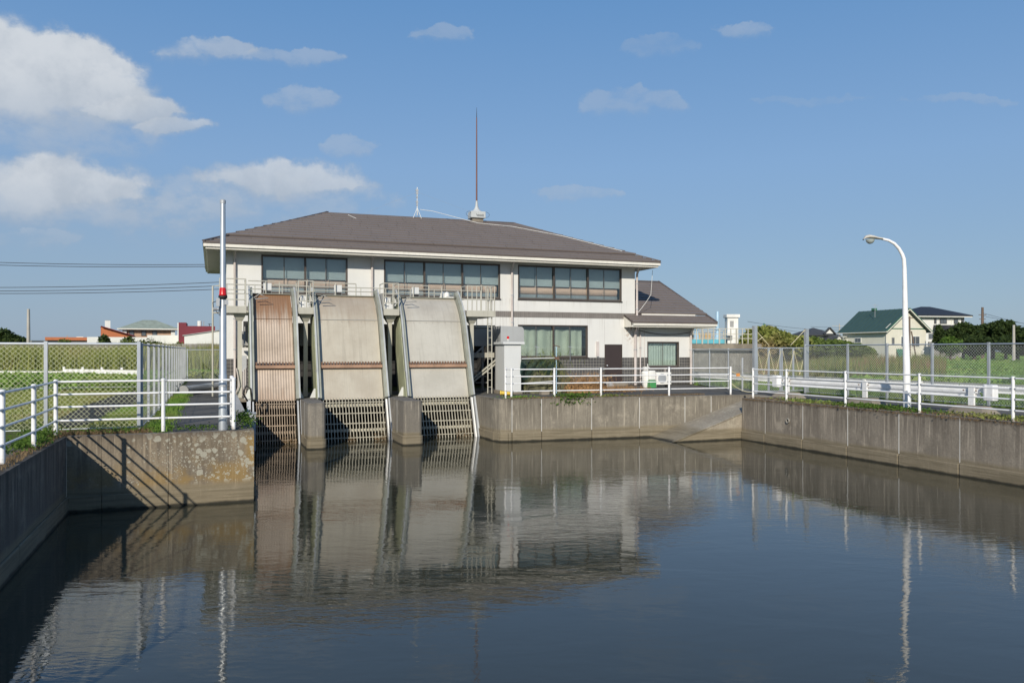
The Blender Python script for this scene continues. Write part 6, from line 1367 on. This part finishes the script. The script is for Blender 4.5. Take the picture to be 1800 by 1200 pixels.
# right field
P = band(1180, 1860, 24, 60, 150000, -.03); P = P[(P[:, 0] > 23.1) & ((P[:, 0] > 25.2) | (rs.rand(len(P)) < .5))]; P = P[~((P[:, 0] < 24.0) & (P[:, 1] > 35))]
P = P[~((P[:, 1] > 43) & (P[:, 0] < 35) & (P[:, 0] > 23) & (P[:, 1] < 60) & (P[:, 0] < 32.5))]
stuff('field_grass', blades(P, .34, .05, .7), 3, M['grass_green'])
P = band(1480, 1880, 36, 118, 90000, -.03); P = P[(P[:, 0] > 26)]
stuff('crop_field', leaf_quads(P + np.stack([np.zeros(len(P)), np.zeros(len(P)), .12 + rs.rand(len(P)) * .35], 1), .20), 4, M['crop'])
P = band(1330, 1660, 40, 80, 42000, -.03); P = P[(P[:, 0] > 33) | (P[:, 1] < 43)]; P = P[P[:, 0] > 25]; stuff('wild_reeds', blades(P, clumpy(P, .95, .6), .08, .35), 3, M['reed_brown'])
P = band(1215, 1330, 37, 44, 9000, -.03); P = P[(P[:, 0] > 24.6)]; stuff('yard_grass', blades(P, .45, .05, .6), 3, M['grass_green'])
P = band(-400, 2300, 90, 420, 60000, -.03); stuff('far_meadow', leaf_quads(P + np.stack([np.zeros(len(P)), np.zeros(len(P)), rs.rand(len(P)) * .5], 1), .55), 4, M['crop'])
# clumps on the walls
for x, y_, rx_, h_, n_, lb in ((-3.1, 11.7, (.3, .6), .22, 500, 'bushy green weeds by the railing post at the picture edge'), (-3.15, 16.6, (.28, 1.2), .22, 800, 'leafy weeds round the railing posts near the wall corner'), (-3.2, 17.9, (.3, .7), .28, 550, 'taller leafy weeds at the corner post of the near railing')):
    weed((x, y_, 0), rx_, h_, n_, lb, size=.035)
for x, y_, rx_, h_, n_, lb in ((.66, 19.3, (.25, .9), .42, 700, 'straggling tall weed between the pole and the chute'), (-.35, 19.0, (.8, .3), .12, 260, 'small reddish weeds on the path left of the pole'), (-1.9, 18.9, (.9, .3), .12, 500, 'low weeds under the end of the canal fence')):
    weed((x, y_, 0), rx_, h_, n_, lb, size=.03)
weed((12.55, 27.05, .02), (.75, .4), .18, 1000, 'dense green weed hanging over the far bank wall', size=.045, droop=.26)
weed((10.5, 27.15, 0), (.7, .3), .14, 320, 'thin grass at the foot of the first posts of the far railing', size=.03, m='grass_green')
weed((14.2, 27.0, 0), (.8, .3), .13, 260, 'dry weeds just right of the hanging weed', size=.035, m='reed_brown')
for y_, n_, h_, lb, m_ in ((22.0, 420, .12, 'low grass by the second post of the right railing', 'grass_green'), (19.2, 900, .14, 'grass tuft between the railing post and the street lamp', 'leaf_weed'), (17.4, 420, .12, 'small grass tuft just past the street lamp', 'leaf_weed'), (18.4, 500, .12, 'grass tuft around the base of the street lamp', 'leaf_weed'), (14.7, 700, .13, 'dry mixed grass on the right bank wall at the picture edge', 'grass_pale'), (20.6, 300, .1, 'thin grass on the right bank between two posts', 'grass_pale')):
    weed((18.85, y_, 0), (.5, 1.3), h_, n_, lb, size=.04, m=m_)
P = np.concatenate([np.stack([rs.uniform(18.5, 18.95, 3500), rs.uniform(9, 24.6, 3500), np.zeros(3500)], 1), np.stack([rs.uniform(10, 18.3, 2600), rs.uniform(26.9, 27.2, 2600), np.zeros(2600)], 1) - np.array([0, 0, .0])])
stuff('dry_wall_top_grass', blades(P, .07, .012, 1.4), 3, M['reed_dry'])
P = np.concatenate([np.stack([rs.uniform(-3.2, -1.2, 2600), rs.uniform(18.62, 19.2, 2600), np.zeros(2600)], 1), np.stack([rs.uniform(-3.15, -2.85, 1800), rs.uniform(8, 18.3, 1800), np.zeros(1800)], 1)])
stuff('dry_corner_grass', blades(P, .08, .012, 1.4), 3, M['reed_dry'])
